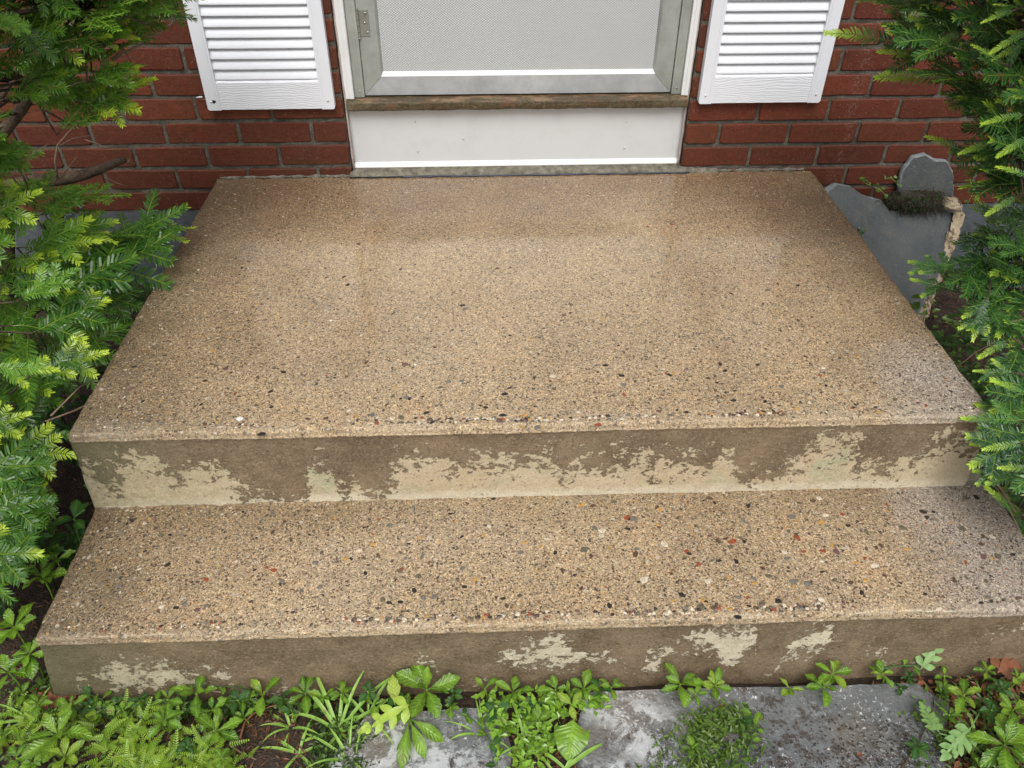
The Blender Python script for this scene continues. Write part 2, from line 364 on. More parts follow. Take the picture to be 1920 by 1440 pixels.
def wood_mat():
    k = NM('weathered_sill_wood'); X, Y, Z = k.xyz()
    v = k.comb(k.math('MULTIPLY', X, .3), Y, Z)
    n = k.noise(190, 5, .8, v=v)
    c = k.mix(k.mr(n, .35, .65), (.022, .014, .006), (.095, .050, .016))
    c = k.mix(k.math('MULTIPLY', k.mr(k.noise(14, 7, .8), .46, .62), .8), c, (.075, .065, .026))
    c = k.mix(k.math('MULTIPLY', k.mr(k.noise(230, 4, .8), .50, .58), .7), c, (.17, .13, .065))
    c = k.mix(k.math('MULTIPLY', k.mr(k.noise(320, 3, .7, v=k.comb(X, Y, k.math('ADD', Z, 2.))), .55, .62), .7), c, (.012, .008, .004))
    c = k.mix(k.mr(k.noise(14, 4, .7, v=k.comb(k.math('ADD', X, 3.), Y, Z)), .56, .62), c, (.11, .055, .02))
    ends = k.mr(k.math('ABSOLUTE', k.math('SUBTRACT', X, .483)), .38, .47)
    c = k.mix(k.math('MULTIPLY', ends, k.mr(k.noise(45, 4, .7), .4, .6)), c, (.15, .13, .07))
    top = k.mr(k.math('ADD', Z, k.math('MULTIPLY', k.noise(60, 5, .8), .006)), .5735, .5755)
    c = k.mix(k.math('MULTIPLY', top, k.mr(k.noise(30, 5, .75, v=k.comb(k.math('MULTIPLY', X, .4), Y, Z)), .50, .60)), c, (.25, .15, .08))
    k.P(Base_Color=c, Roughness=.6, Normal=k.bump(k.math('ADD', n, k.noise(260, 4, .8)), .9, .003), Coat_Weight=.15, Coat_Roughness=.3); return k.m
def soil_mat():
    k = NM('wet_soil'); X, Y, Z = k.xyz()
    c = k.mix(k.mr(k.noise(30, 6, .7), .35, .7), (.014, .009, .006), (.055, .034, .02))
    c = k.mix(k.mr(k.noise(200, 3, .6), .6, .72), c, (.12, .075, .04))
    rr = k.mr(k.noise(9, 4, .6), .42, .55, .18, .75)
    k.P(Base_Color=c, Roughness=rr, Normal=k.bump(k.math('ADD', k.noise(45, 5, .7), k.math('MULTIPLY', k.noise(240, 4), .5)), .9, .007)); return k.m
def flag_mat():
    k = NM('wet_bluestone'); X, Y, Z = k.xyz()
    c = k.mix(k.mr(k.noise(6, 5, .65), .35, .65), (.085, .092, .098), (.165, .172, .175))
    mud = k.math('MULTIPLY', k.mr(k.noise(55, 5, .72), .49, .56), k.mr(k.noise(5.5, 3, .5), .44, .60))
    c = k.mix(k.math('MULTIPLY', mud, .92), c, (.035, .023, .016))
    c = k.mix(k.math('MULTIPLY', k.mr(k.noise(240, 3, .6), .66, .72), .6), c, (.05, .035, .025))
    c = k.mix(k.math('MULTIPLY', k.mr(k.noise(4, 3, v=k.comb(X, k.math('ADD', Y, 5.), Z)), .52, .64), .55), c, (.17, .14, .095))
    # white sky reflections painted into the stone colour: thin curls, flecks and blotches
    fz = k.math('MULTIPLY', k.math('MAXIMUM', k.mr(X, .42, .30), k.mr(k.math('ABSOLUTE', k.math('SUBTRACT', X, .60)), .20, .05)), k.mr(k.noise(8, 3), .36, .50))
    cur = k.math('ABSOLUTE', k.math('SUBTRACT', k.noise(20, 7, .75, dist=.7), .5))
    glint = k.math('MULTIPLY', k.mr(cur, .035, .006), fz)
    sp_ = k.vor(75); glint = k.math('MULTIPLY', glint, k.mr(k.noise(70, 4, .7), .38, .6))
    glint = k.math('MAXIMUM', glint, k.math('MULTIPLY', k.mr(k.noise(150, 3, .6, dist=.6), .60, .68), k.mr(k.noise(7), .45, .56)))
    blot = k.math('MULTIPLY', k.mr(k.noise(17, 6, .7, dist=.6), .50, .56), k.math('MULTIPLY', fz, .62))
    c = k.mix(k.math('MAXIMUM', k.math('MULTIPLY', glint, .8), blot), c, (.66, .68, .69))
    # water film: nearly flat in puddles, rippled and beaded elsewhere
    pud = k.mr(k.noise(4.2, 3, .5, v=k.comb(k.math('ADD', X, 2.2), Y, Z)), .42, .56)
    bead = k.vor(120); bd = k.math('MULTIPLY', k.mr(bead['Distance'], .42, .0), k.math('GREATER_THAN', k.xyz(bead['Color'])[1], .45))
    h = k.math('ADD', k.math('ADD', k.math('MULTIPLY', k.noise(38, 4, .6, dist=1.4), 1.0), k.math('MULTIPLY', k.noise(150, 3, .6), .35)), k.math('MULTIPLY', bd, .22))
    k.P(Base_Color=c, Roughness=k.mr(mud, 0, 1, .34, .7), Normal=k.bump(k.noise(200, 4, .7), .5, .0015), Specular_IOR_Level=.5,
        Coat_Weight=k.mr(pud, 0, 1, .55, 1.0), Coat_Roughness=k.mr(pud, 0, 1, .10, .02), Coat_IOR=1.9)
    k.l(k.bump(h, 1.0, .018), k.b.inputs['Coat Normal']); return k.m
def slate_mat():
    k = NM('grey_slate'); X, Y, Z = k.xyz()
    c = k.mix(k.mr(k.noise(6, 4, .6), .35, .65), (.052, .060, .060), (.080, .089, .088))
    c = k.mix(k.mr(k.noise(150, 3, .7), .64, .72), c, (.20, .20, .19))
    cr = k.math('ABSOLUTE', k.math('SUBTRACT', k.noise(5, 3, .6, dist=.8), .5))
    c = k.mix(k.math('MULTIPLY', k.mr(cr, .006, .002), .35), c, (.035, .04, .045))
    c = k.mix(k.math('MULTIPLY', k.mr(k.noise(17, 6, .75), .52, .66), .4), c, (.13, .12, .10))
    h = k.math('ADD', k.math('MULTIPLY', k.noise(10, 6, .7), 1.), k.math('MULTIPLY', k.noise(160, 3), .10))
    k.P(Base_Color=c, Roughness=.42, Normal=k.bump(h, .8, .008), Specular_IOR_Level=.5); return k.m
def slate_edge_mat():
    k = NM('slate_broken_edge')
    c = k.mix(k.mr(k.noise(60, 5, .7), .3, .7), (.12, .135, .14), (.24, .26, .26))
    k.P(Base_Color=c, Roughness=.6, Normal=k.bump(k.noise(90, 5, .75), 1., .006)); return k.m
def rock_mat():
    k = NM('cream_rock')
    c = k.mix(k.mr(k.noise(28, 5, .7), .3, .65), (.22, .16, .09), (.50, .42, .29))
    c = k.mix(k.mr(k.noise(38, 5, .75), .52, .60), c, (.085, .06, .035))
    k.P(Base_Color=c, Roughness=.8, Normal=k.bump(k.noise(70, 6, .75), 1., .006)); return k.m
def bark_mat():
    k = NM('yew_bark')
    c = k.mix(k.mr(k.noise(45, 5, .7), .35, .65), (.035, .022, .013), (.13, .085, .055))
    c = k.mix(k.mr(k.noise(30, 4, .7, v=k.oco()), .58, .68), c, (.10, .105, .05))
    k.P(Base_Color=c, Roughness=.85, Normal=k.bump(k.noise(120, 5, .75), 1., .004)); return k.m

def leaf_mat(name, dark, bright, tip=None, rough=.35, trans=.35, bscale=160, vein=True):
    """vertex colour R: 0 old .. 1 young growth; G: random shade; B: 0 on the midrib"""
    k = NM(name); r = k.rnd(); vc = k.xyz(k.vcol())
    f = k.math('ADD', k.math('MULTIPLY', r, .62), k.math('MULTIPLY', vc[1], .38))
    c = k.mix(f, dark, bright)
    if tip: c = k.mix(vc[0], c, tip)
    if vein: c = k.mix(k.math('MULTIPLY', k.math('SUBTRACT', 1., vc[2]), .35), c, tuple(min(1, x*1.7+.02) for x in bright))
    nrm = k.bump(k.noise(bscale, 3), .25, .0015)
    if vein:
        lq = k.xyz(k.n('ShaderNodeVertexColor', layer_name='Leaf').outputs[0])
        sv_ = k.math('SINE', k.math('MULTIPLY', k.math('SUBTRACT', k.math('MULTIPLY', lq[0], 8.), k.math('MULTIPLY', lq[1], 1.7)), 6.283))
        mid_ = k.mr(lq[1], 0, .16, 1, 0)
        c = k.mix(k.math('MULTIPLY', k.mr(sv_, .75, 1), .22), c, bright)
        c = k.mix(k.math('MULTIPLY', mid_, .55), c, tuple(min(1, x*1.5+.03) for x in bright))
        c = k.mix(k.math('MULTIPLY', k.mr(k.noise(70, 4, .7), .45, .7), .5), c, dark)
        bl = k.math('MULTIPLY', k.mr(k.noise(48, 4, .7), .60, .66), k.math('GREATER_THAN', r, .35))
        c = k.mix(k.math('MULTIPLY', bl, .6), c, (.20, .16, .035))
        nrm = k.bump(k.math('SUBTRACT', k.math('MULTIPLY', sv_, -.5), k.math('MULTIPLY', mid_, 1.2)), .55, .0012, nrm)
    k.P(Base_Color=c, Roughness=rough, Specular_IOR_Level=.5, Normal=nrm)
    tr = k.n('ShaderNodeBsdfTranslucent'); k.l(k.mix(.5, c, k.mix(1., c, (1.25, 1.3, .5), 'MULTIPLY')), tr.inputs[0])
    mx = k.n('ShaderNodeMixShader'); mx.inputs[0].default_value = trans
    k.l(k.b.outputs[0], mx.inputs[1]); k.l(tr.outputs[0], mx.inputs[2]); k.l(mx.outputs[0], k.out.inputs[0])
    return k.m

M = {}
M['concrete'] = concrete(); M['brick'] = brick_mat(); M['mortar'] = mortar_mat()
M['shutter'] = paint_mat('white_vinyl', (.70, .72, .76), dirt=.08)
M['shutter_grain'] = paint_mat('white_vinyl_woodgrain', (.70, .72, .76), grain=True, dirt=.08)
M['white'] = paint_mat('white_enamel', (.70, .71, .70), dirt=.25)
M['panel'] = paint_mat('off_white_sheet', (.60, .61, .61), dirt=.22)
M['flange'] = paint_mat('white_flange', (.68, .67, .63), dirt=.3)
M['alu'] = alu_mat('grey_aluminium', (.40, .42, .385)); M['rail'] = alu_mat('silver_aluminium', (.50, .52, .53))
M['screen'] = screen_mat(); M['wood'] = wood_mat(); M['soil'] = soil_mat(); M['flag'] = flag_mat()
M['slate'] = slate_mat(); M['slate_edge'] = slate_edge_mat(); M['rock'] = rock_mat(); M['bark'] = bark_mat()
M['steel'] = simple('worn_steel', (.42, .42, .40), .35, .8); M['hinge'] = simple('khaki_painted_steel', (.27, .275, .23), .4, .4)
M['dark'] = simple('dark_gap', (.012, .012, .012), .9); M['rubber'] = simple('blue_black_sealant', (.02, .028, .045), .35)
M['caulk'] = simple('pinkish_caulk', (.42, .34, .31), .7, bscale=300, bstr=.6, bdist=.003)
M['foundation'] = simple('grey_parging', (.075, .085, .092), .6, namp=.2, bscale=90, bstr=.5, bdist=.004)
M['ledge'] = simple('threshold_mortar', (.155, .14, .105), .75, nscale=55, namp=.5, bscale=180, bstr=.9, bdist=.005)
M['twig'] = simple('dry_twig', (.20, .14, .09), .8, namp=.4)
M['needle_litter'] = simple('brown_needle_litter', (.13, .055, .025), .6, namp=.5)
M['dry_leaf'] = simple('dry_brown_leaf', (.20, .075, .035), .5, namp=.4)
M['root'] = simple('dark_moss_and_roots', (.030, .022, .013), .8, namp=.6)
M['yewL'] = leaf_mat('yew_needles_light', (.022, .085, .014), (.19, .40, .045), (.50, .66, .05), rough=.3, vein=False)
M['yewR'] = leaf_mat('yew_needles_deep', (.012, .055, .024), (.10, .25, .045), (.46, .66, .06), vein=False, trans=.22)
M['pachy'] = leaf_mat('glossy_rosette_leaf', (.018, .075, .008), (.20, .36, .026), (.46, .56, .07), rough=.22, trans=.28)
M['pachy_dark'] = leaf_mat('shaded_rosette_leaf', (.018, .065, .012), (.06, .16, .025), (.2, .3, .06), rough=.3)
M['grass'] = leaf_mat('grass_blade', (.12, .26, .035), (.28, .46, .08), (.5, .6, .15), rough=.4)
M['lime'] = leaf_mat('lime_feathery_moss', (.055, .16, .012), (.34, .52, .045), (.50, .64, .07), rough=.4, vein=False, trans=.25)
M['olive'] = leaf_mat('olive_small_leaf', (.015, .045, .008), (.15, .25, .040), (.3, .42, .1), rough=.35, vein=False, trans=.25)
M['greygreen'] = leaf_mat('grey_green_lobed_leaf', (.10, .22, .06), (.20, .34, .10), (.3, .45, .15), rough=.45)
M['yellowleaf'] = leaf_mat('yellowing_leaf', (.14, .28, .03), (.34, .46, .05), (.50, .52, .07), rough=.4)
peb_cols = {'charcoal': (.032, .026, .021), 'brown': (.10, .06, .04), 'rust': (.26, .07, .03), 'ochre': (.45, .26, .07),
            'cream': (.58, .50, .38), 'grey': (.16, .145, .12), 'plum': (.14, .075, .07), 'olive': (.13, .11, .07), 'white': (.78, .76, .73)}
for kx, c in peb_cols.items(): M['peb_'+kx] = simple(kx+'_pebble', c, .55, spec=.25, namp=.35, nscale=200, bscale=600, bstr=.3, bdist=.0006)

# ================================================================ GROUND
gb = MB(); NXg, NYg = 150, 90
def gh(x, y):
    h = .012*nz(x*5, y*5) + .006*nz(x*17, y*17, 3) - .004
    if -.43 < x < 1.42 and -1.44 < y: h -= .02
    return h
def nonlin(t, a, b, lo, hi):      # dense between a and b, sparse outside
    if t < .15: return lo + (a-lo)*(t/.15)**.5 if t > 0 else lo
    if t > .85: return b + (hi-b)*((t-.85)/.15)**2
    return a + (b-a)*(t-.15)/.7
xs = [nonlin(i/NXg, -1.3, 2.3, -60, 60) for i in range(NXg+1)]
ys = [nonlin(j/NYg, -2.1, -.0, -60, 60) for j in range(NYg+1)]
vs = [(x, y, gh(x, y)) for y in ys for x in xs]
fs = [(j*(NXg+1)+i, j*(NXg+1)+i+1, (j+1)*(NXg+1)+i+1, (j+1)*(NXg+1)+i) for j in range(NYg) for i in range(NXg)]
gb.add(vs, fs); g = gb.build('ground', M['soil'], smooth=True); tag(g, 'dark wet soil around the steps and under the shrubs', kind='structure')

def irregular_slab(name, poly, z0, z1, mat, seed=0, sub=.02, parent=None, jitter=.006, edgemat=None):
    """stone slab of polygon outline (world xy) with rough broken edges"""
    pts = []
    n = len(poly)
    for i in range(n):
        a = Vector(poly[i]); b = Vector(poly[(i+1) % n]); L = (b-a).length; k = max(1, int(L/sub))
        for j in range(k):
            p = a.lerp(b, j/k); t = (b-a).normalized(); nn = Vector((t.y, -t.x))
            pts.append(p + nn*jitter*(nz(p.x*22+seed, p.y*22)+.5*nz(p.x*70, p.y*70, seed)))
    c = sum(pts, Vector((0, 0)))/len(pts); mb = MB(); N = len(pts); vs = []
    rings = [(1.0, z0), (1.004, z0+(z1-z0)*.5), (.996, z1-.003), (.985, z1)]
    for s, z in rings:
        for p in pts:
            q = c + (p-c)*s; vs.append((q.x, q.y, z + (.0015*nz(q.x*30, q.y*30, seed) if z >= z1-.003 else 0)))
    fs = []
    for r in range(3):
        for i in range(N): fs.append((r*N+i, r*N+(i+1) % N, (r+1)*N+(i+1) % N, (r+1)*N+i))
    vs.append((c.x, c.y, z1)); ci = len(vs)-1
    for i in range(N): fs.append((3*N+i, 3*N+(i+1) % N, ci))
    mb.add(vs, fs); return mb.build(name, mat, parent)
def G(u, v, z=0.0):
    p = P(u, v, z=z); return (p.x, p.y)
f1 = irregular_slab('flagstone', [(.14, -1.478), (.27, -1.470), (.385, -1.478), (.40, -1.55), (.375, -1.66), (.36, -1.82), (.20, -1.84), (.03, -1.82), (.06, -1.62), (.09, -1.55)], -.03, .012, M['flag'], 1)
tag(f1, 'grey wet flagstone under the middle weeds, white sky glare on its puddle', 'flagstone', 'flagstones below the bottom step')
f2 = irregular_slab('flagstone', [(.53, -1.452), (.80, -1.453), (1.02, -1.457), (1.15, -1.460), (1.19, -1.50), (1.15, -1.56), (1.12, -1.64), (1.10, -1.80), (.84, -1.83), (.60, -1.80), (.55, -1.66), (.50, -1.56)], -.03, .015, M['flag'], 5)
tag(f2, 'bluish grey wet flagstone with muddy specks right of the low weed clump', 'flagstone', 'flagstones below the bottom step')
# strips of mud left between: ground shows through

# ================================================================ STEPS
steps = empty('front_steps', (.48, -1.43, 0)); tag(steps, 'two-level tan exposed-aggregate concrete stoop with peeling cream paint on its risers', 'steps')
def lin(a, b, st, fine=()):
    v = [a + (b-a)*i/max(1, round((b-a)/st)) for i in range(max(1, round((b-a)/st))+1)]
    for f in fine: v.append(a+f); v.append(b-f)
    return sorted(set(round(q, 5) for q in v))
def rounded_block(x0, x1, y0, y1, z0, z1, warp, r=.0075):
    """block surface on a grid with rounded, worn edges; warp(p)->p"""
    fx = lin(x0, x1, .0065, (.003, .006, .0085)); fy = lin(y0, y1, .014, (.003, .006, .009, .0115)); fz = lin(z0, z1, .012, (.002, .004, .006, .008, .010, .014, .016, .018))
    mb = MB(); idx = {}
    def vid(x, y, z):
        key = (x, y, z)
        if key in idx: return idx[key]
        rr = r*(1+.6*nz(x*9, y*9, 1)+1.0*nz(x*48, y*48, 2)+.5*nz(x*120, y*120, 3)); rr = max(.002, rr); p = Vector(key)
        q = Vector((min(max(x, x0+rr), x1-rr), min(max(y, y0+rr), y1-rr), min(max(z, z0), z1-rr)))
        d = p-q
        if d.length > 1e-9 and sum(1 for t in d if abs(t) > 1e-9) > 1: p = q + d.normalized()*rr
        idx[key] = len(mb.v); mb.v.append(tuple(warp(p))); mb.c.append((1, 1, 1)); return idx[key]
    def sheet(A, B, f, flip):
        for i in range(len(A)-1):
            for j in range(len(B)-1):
                q = [f(A[i], B[j]), f(A[i+1], B[j]), f(A[i+1], B[j+1]), f(A[i], B[j+1])]
                q = [vid(*t) for t in q]
                if flip: q.reverse()
                mb.f.append(tuple(q)); mb.mi.append(0)
    X, Y, Z = (fx, fy, fz)
    sheet(X, Y, lambda a, b: (a, b, z1), False)
    sheet(X, Z, lambda a, b: (a, y0, b), False); sheet(X, Z, lambda a, b: (a, y1, b), True)
    sheet(Y, Z, lambda a, b: (x0, a, b), True); sheet(Y, Z, lambda a, b: (x1, a, b), False)
    return mb
def warpU(p):
    x, y, z = p; t = -y/1.1
    # the block is a touch wider and lower in front than at the wall
    xl = -.394 - .025*t; xr = 1.360 - .008*t
    x = xl + (x+.40)/(1.76)*(xr-xl)
    z = z + (.355-.346)*(1-t)*max(0, (z-.1)/.246)
    y += -.018*max(0, (.33-z)/.16) if y < -1.0 else 0
    y -= .012*(x-.48)/1.76*t
    if y < -1.05:
        y -= .0022*math.exp(-((z-.330)/.0028)**2)          # thin lip under the nose
        y += .0020*nz(x*7, z*14) + .0018*nz(x*40, z*40) + .0012*nz(x*95, z*95)
        z += (.0018*nz(x*6, 5)+.0012*nz(x*60, y*60, 8)) * (1 if z > .33 else 0)
    if x > 1.33 or x < -.39: x += .003*nz(y*12, z*12)+.0015*nz(y*50, z*50)
    if x > 1.28 and y > -.04 and z > .3: z -= .004*abs(nz(x*60, y*60))
    return (x, y, z)
def warpL(p):
    x, y, z = p
    x = x - .022*max(0, (.13-z)/.16) if x < .3 else x
    y += -.014*max(0, (.15-z)/.15) if y < -1.3 else 0
    y -= .010*(x-.48)/1.8 if y < -1.3 else 0
    if y < -1.38:
        y -= .0018*math.exp(-((z-.154)/.0028)**2)
        y += .0022*nz(x*6, z*12, 4) + .0018*nz(x*38, z*38, 2) + .0012*nz(x*95, z*95)
        z += (.0022*nz(x*5, 9)+.0012*nz(x*60, y*60, 8)) * (1 if z > .155 else 0)
    if x > 1.37 or x < -.40: x += .003*nz(y*12, z*12)
    return (x, y, z)
landing = rounded_block(-.40, 1.36, -1.095, 0.0, .10, .346, warpU).build('landing', M['concrete'], steps, smooth=True)
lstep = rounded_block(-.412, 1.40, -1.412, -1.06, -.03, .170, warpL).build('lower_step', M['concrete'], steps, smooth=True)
for o in (landing, lstep): o.location = (-.48, 1.43, 0)
bpy.context.view_layer.update()

# pebbles bedded in the concrete
def pebble_geo(rng, a, b, h, n=9):
    vs = [(0, 0, h)]; ring = []
    for i in range(n):
        an = 2*pi*i/n; k = 1+rng.uniform(-.22, .22); ring.append((cos(an)*a*k, sin(an)*b*k))
    vs += [(x*.72, y*.72, h*.8) for x, y in ring] + [(x, y, -.0008) for x, y in ring]
    fs = [(0, 1+i, 1+(i+1) % n) for i in range(n)] + [(1+i, 1+n+i, 1+n+(i+1) % n, 1+(i+1) % n) for i in range(n)]
    return vs, fs
prng = random.Random(11)
peb_mesh = {}
for kx in peb_cols:
    for v in range(4):
        mb = MB(); a = 1.0; vs, fs = pebble_geo(prng, 1, prng.uniform(.5, .85), .12)
        vs = [(x*.001, y*.001, z*.001) for x, y, z in vs]; mb.add(vs, fs); peb_mesh[kx, v] = mb.mesh('pebble', True, (M['peb_'+kx],))
def topz(x, y): return warpU(Vector((x, y, .346)))[2] if y > -1.1 else .170
def add_pebble(par, x, y, r, kx, ang=None):
    o = mobj('pebble', peb_mesh[kx, prng.randrange(4)], par); z = topz(x, y)
    o.location = Vector((x, y, z)) ; o.scale = (r*1000, r*1000, min(5, r*1000)*1.0)
    o.rotation_euler.z = prng.uniform(0, 6.28) if ang is None else ang
    return o
hero_u = [(867,572,8,'charcoal'),(871,579,8,'grey'),(1058,590,7,'plum'),(1132,598,6,'ochre'),(866,619,5,'charcoal'),(943,614,4,'charcoal'),(956,628,5,'charcoal'),(994,634,6,'ochre'),(1160,646,5,'charcoal'),(759,681,9,'plum'),(779,682,4,'white'),(1038,703,8,'cream'),(841,713,7,'grey'),(1135,683,7,'charcoal'),(1165,702,8,'charcoal'),(955,725,7,'charcoal'),(946,736,8,'charcoal'),(911,761,6,'charcoal'),(800,771,9,'charcoal'),(943,775,10,'charcoal'),(983,776,9,'ochre'),(987,785,7,'brown'),(1008,797,8,'grey'),(1121,793,9,'rust'),(980,797,6,'ochre'),(507,732,7,'charcoal'),(449,782,8,'white'),(432,697,5,'charcoal'),(490,810,9,'charcoal'),(1421,682,6,'charcoal'),(1311,747,6,'brown'),(1344,715,5,'charcoal'),(1432,768,7,'charcoal'),(1378,730,6,'charcoal'),(1478,786,6,'brown'),(1649,770,7,'ochre'),(1712,770,8,'grey'),(1690,762,7,'grey'),(1848,742,8,'charcoal'),(1800,760,8,'grey'),(1645,752,6,'ochre'),(560,640,4,'cream'),(620,600,4,'white'),(555,572,4,'charcoal'),(1245,690,5,'cream'),(1085,770,6,'cream'),(1220,640,4,'charcoal'),(1290,600,4,'ochre')]
hero_l = [(513,1069,9,'rust'),(500,1064,5,'rust'),(486,1087,6,'brown'),(330,1139,9,'charcoal'),(1487,1089,12,'grey'),(1513,1094,9,'grey'),(1634,1137,9,'white'),(1383,1157,9,'charcoal'),(1374,1015,12,'rust'),(1506,1034,8,'rust'),(1543,1033,8,'rust'),(1541,1072,7,'charcoal'),(1541,1052,6,'cream'),(1624,1088,9,'ochre'),(1415,1093,7,'ochre'),(1441,1080,9,'olive'),(1564,1087,8,'olive'),(1349,1051,7,'charcoal'),(1676,1133,9,'charcoal'),(1177,991,9,'charcoal'),(1210,984,4,'ochre'),(1233,984,6,'ochre'),(925,935,7,'charcoal'),(1404,1136,7,'charcoal'),(1402,1120,6,'rust'),(1548,966,9,'cream'),(1738,969,7,'charcoal'),(1750,960,6,'charcoal'),(1101,1029,7,'grey'),(1055,1068,7,'brown'),(943,1122,8,'charcoal'),(870,1100,7,'charcoal'),(1129,995,10,'cream'),(1024,1010,6,'cream'),(788,1008,6,'ochre'),(700,1020,8,'ochre'),(760,1047,6,'grey'),(1640,1060,10,'cream'),(1605,1055,8,'ochre'),(1700,1030,9,'ochre'),(1790,1090,8,'brown'),(1262,1126,6,'ochre'),(1335,1138,7,'ochre'),(1840,1020,9,'brown'),(1360,1010,8,'brown'),(1590,985,7,'charcoal'),(1840,1130,8,'charcoal'),(600,1100,7,'grey'),(1445,1010,5,'ochre'),(1760,1140,8,'cream')]
hu = []; off = Vector((0, 0, 0))
for u, v, r, c in hero_u:
    p = P(u, v, z=.350); q = add_pebble(landing, p.x, min(p.y, -.02), r/FPX*1.28, c, prng.uniform(-.4, .4)); hu.append((p.x, p.y, r))
for u, v, r, c in hero_l:
    p = P(u, v, z=.170); q = add_pebble(lstep, p.x, p.y, r/FPX*1.15, c, prng.uniform(-.4, .4))
kinds = ['charcoal']*6+['brown']*5+['rust']*2+['ochre']*2+['cream']*3+['grey']*4+['plum']*2+['olive']*4
for i in range(240):
    y = -1.07+.75*prng.random()**2.6; x = prng.uniform(-.36, 1.33); add_pebble(landing, x, y, prng.uniform(.0022, .0066), prng.choice(kinds))
for i in range(245):
    x = prng.uniform(-.38, 1.37); y = prng.uniform(-1.395, -1.13); add_pebble(lstep, x, y, prng.uniform(.0024, .0076)*(1.1 if x > .5 else .85), prng.choice(kinds))
# the many finer stones: one stuff part on each block
for par, n, fn in ((landing, 2600, lambda: (prng.uniform(-.385, 1.345), -1.085+1.05*prng.random()**1.5)), (lstep, 1700, lambda: (prng.uniform(-.40, 1.38), prng.uniform(-1.402, -1.118)))):
    mb = MB(); keys = list(peb_cols)[:8]
    for i in range(n):
        x, y = fn(); r = prng.uniform(.0009, .0026); vs, fs = pebble_geo(prng, r, r*prng.uniform(.45, .9), .0005, 6)
        an = prng.uniform(0, 6.28); ca, sa = cos(an), sin(an); z = topz(x, y)
        mb.add([(x+a*ca-b*sa, y+a*sa+b*ca, z+c) for a, b, c in vs], fs, mi=keys.index(prng.choice(kinds)))
    o = mb.build('fine_aggregate', [M['peb_'+q] for q in keys], par); o['kind'] = 'stuff'
# stones knobbling the front lip
mb = MB()
keys = list(peb_cols)[:8]
for blk, yy, zz, n in ((landing, -1.088, .341, 900), (lstep, -1.405, .165, 760)):
    mb = MB()
    for i in range(n):
        x = prng.uniform(-.38, 1.33); r = prng.uniform(.0015, .0052)*(1.2 if .1 < x < .95 else .75)
        vs, fs = pebble_geo(prng, r, r*.8, r*.35, 7); tl = prng.uniform(.2, 1.0); yo = prng.uniform(0, .016)
        an = prng.uniform(0, 6.28); out = []
        for a, b, c in vs:
            a, b = a*cos(an)-b*sin(an), a*sin(an)+b*cos(an)
            out.append((x+a, yy+yo+b*cos(tl)-c*sin(tl)-.008*(x-.48)/1.76, zz+.004*min(1, yo/.006)+b*sin(tl)+c*cos(tl)))
        mb.add(out, fs, mi=keys.index(prng.choice(kinds+['cream']*8)))
    o = mb.build('lip_aggregate', [M['peb_'+q] for q in keys], blk); o['kind'] = 'stuff'

# ================================================================ BRICK WALL
CO = .2032/3; MODX = .2032; OPEN_W = .960; BED = .455; DZ = -.021
wall = empty('brick_wall', (.48, .05, 0)); tag(wall, 'dark red brick house wall behind the steps with grey mortar joints', 'wall')
WO = Vector((-.48, -.05, 0))
def brick_mesh(L, rng, H=.0575, D=.09):
    mb = MB(); b = .0028; J = lambda s=.0024: rng.uniform(-s, s)
    outer = [(0, 0), (L, 0), (L, H), (0, H)]; vs = []
    c8 = []
    for i, (x, z) in enumerate(outer):     # cut corners a little so brick outlines are not ruler-sharp
        nx, nzz = outer[(i+1) % 4]; px, pz = outer[i-1]
        for (qx, qz) in ((px, pz), (nx, nzz)):
            d = Vector((qx-x, qz-z)).normalized()*rng.uniform(.003, .006); c8.append((x+d.x+J(.0006), z+d.y+J(.0006)))
    ce = Vector((L/2, H/2))
    mid = []
    for i in range(8):
        mid.append(c8[i])
        a, bb = c8[i], c8[(i+1) % 8]
        if i % 2 == 1:
            for t in ((.33, .66) if i in (1, 5) else ()): mid.append((a[0]+(bb[0]-a[0])*t+J(), a[1]+(bb[1]-a[1])*t+J(.0014)))
    n = len(mid); cy = J(.0012)
    back = [(x, D, z) for x, z in mid]; edge = [(x, b, z) for x, z in mid]
    face = [(x+(b if x < L*.1 else -b if x > L*.9 else 0), cy+J(.0003), z+(b if z < H*.5 else -b)) for x, z in mid]
    vs = back+edge+face
    fs = []
    for i in range(n):
        j = (i+1) % n; fs += [(i, j, n+j, n+i), (n+i, n+j, 2*n+j, 2*n+i)]
    fs.append(tuple(2*n+i for i in range(n)))
    mb.add(vs, fs); return mb.mesh('brick', False, (M['brick'],))
brng = random.Random(5); JT = .0098
full = [brick_mesh(MODX-JT, brng) for _ in range(7)]; half = [brick_mesh(MODX/2-JT, brng) for _ in range(4)]
mbup = MB(); nbr = 0
def put_brick(x0, z0, L, indiv, course):
    global nbr
    if indiv:
        me = brng.choice(full if L > .15 else half)
        o = mobj('brick', me, wall); o.location = Vector((x0, brng.uniform(-.0022, .0016), z0+brng.uniform(-.0008, .0008))) + WO
        o.rotation_euler = (0, brng.uniform(-.006, .006), 0); nbr += 1
    else: mbup.box((x0, 0, z0), (x0+L, .09, z0+.0575))
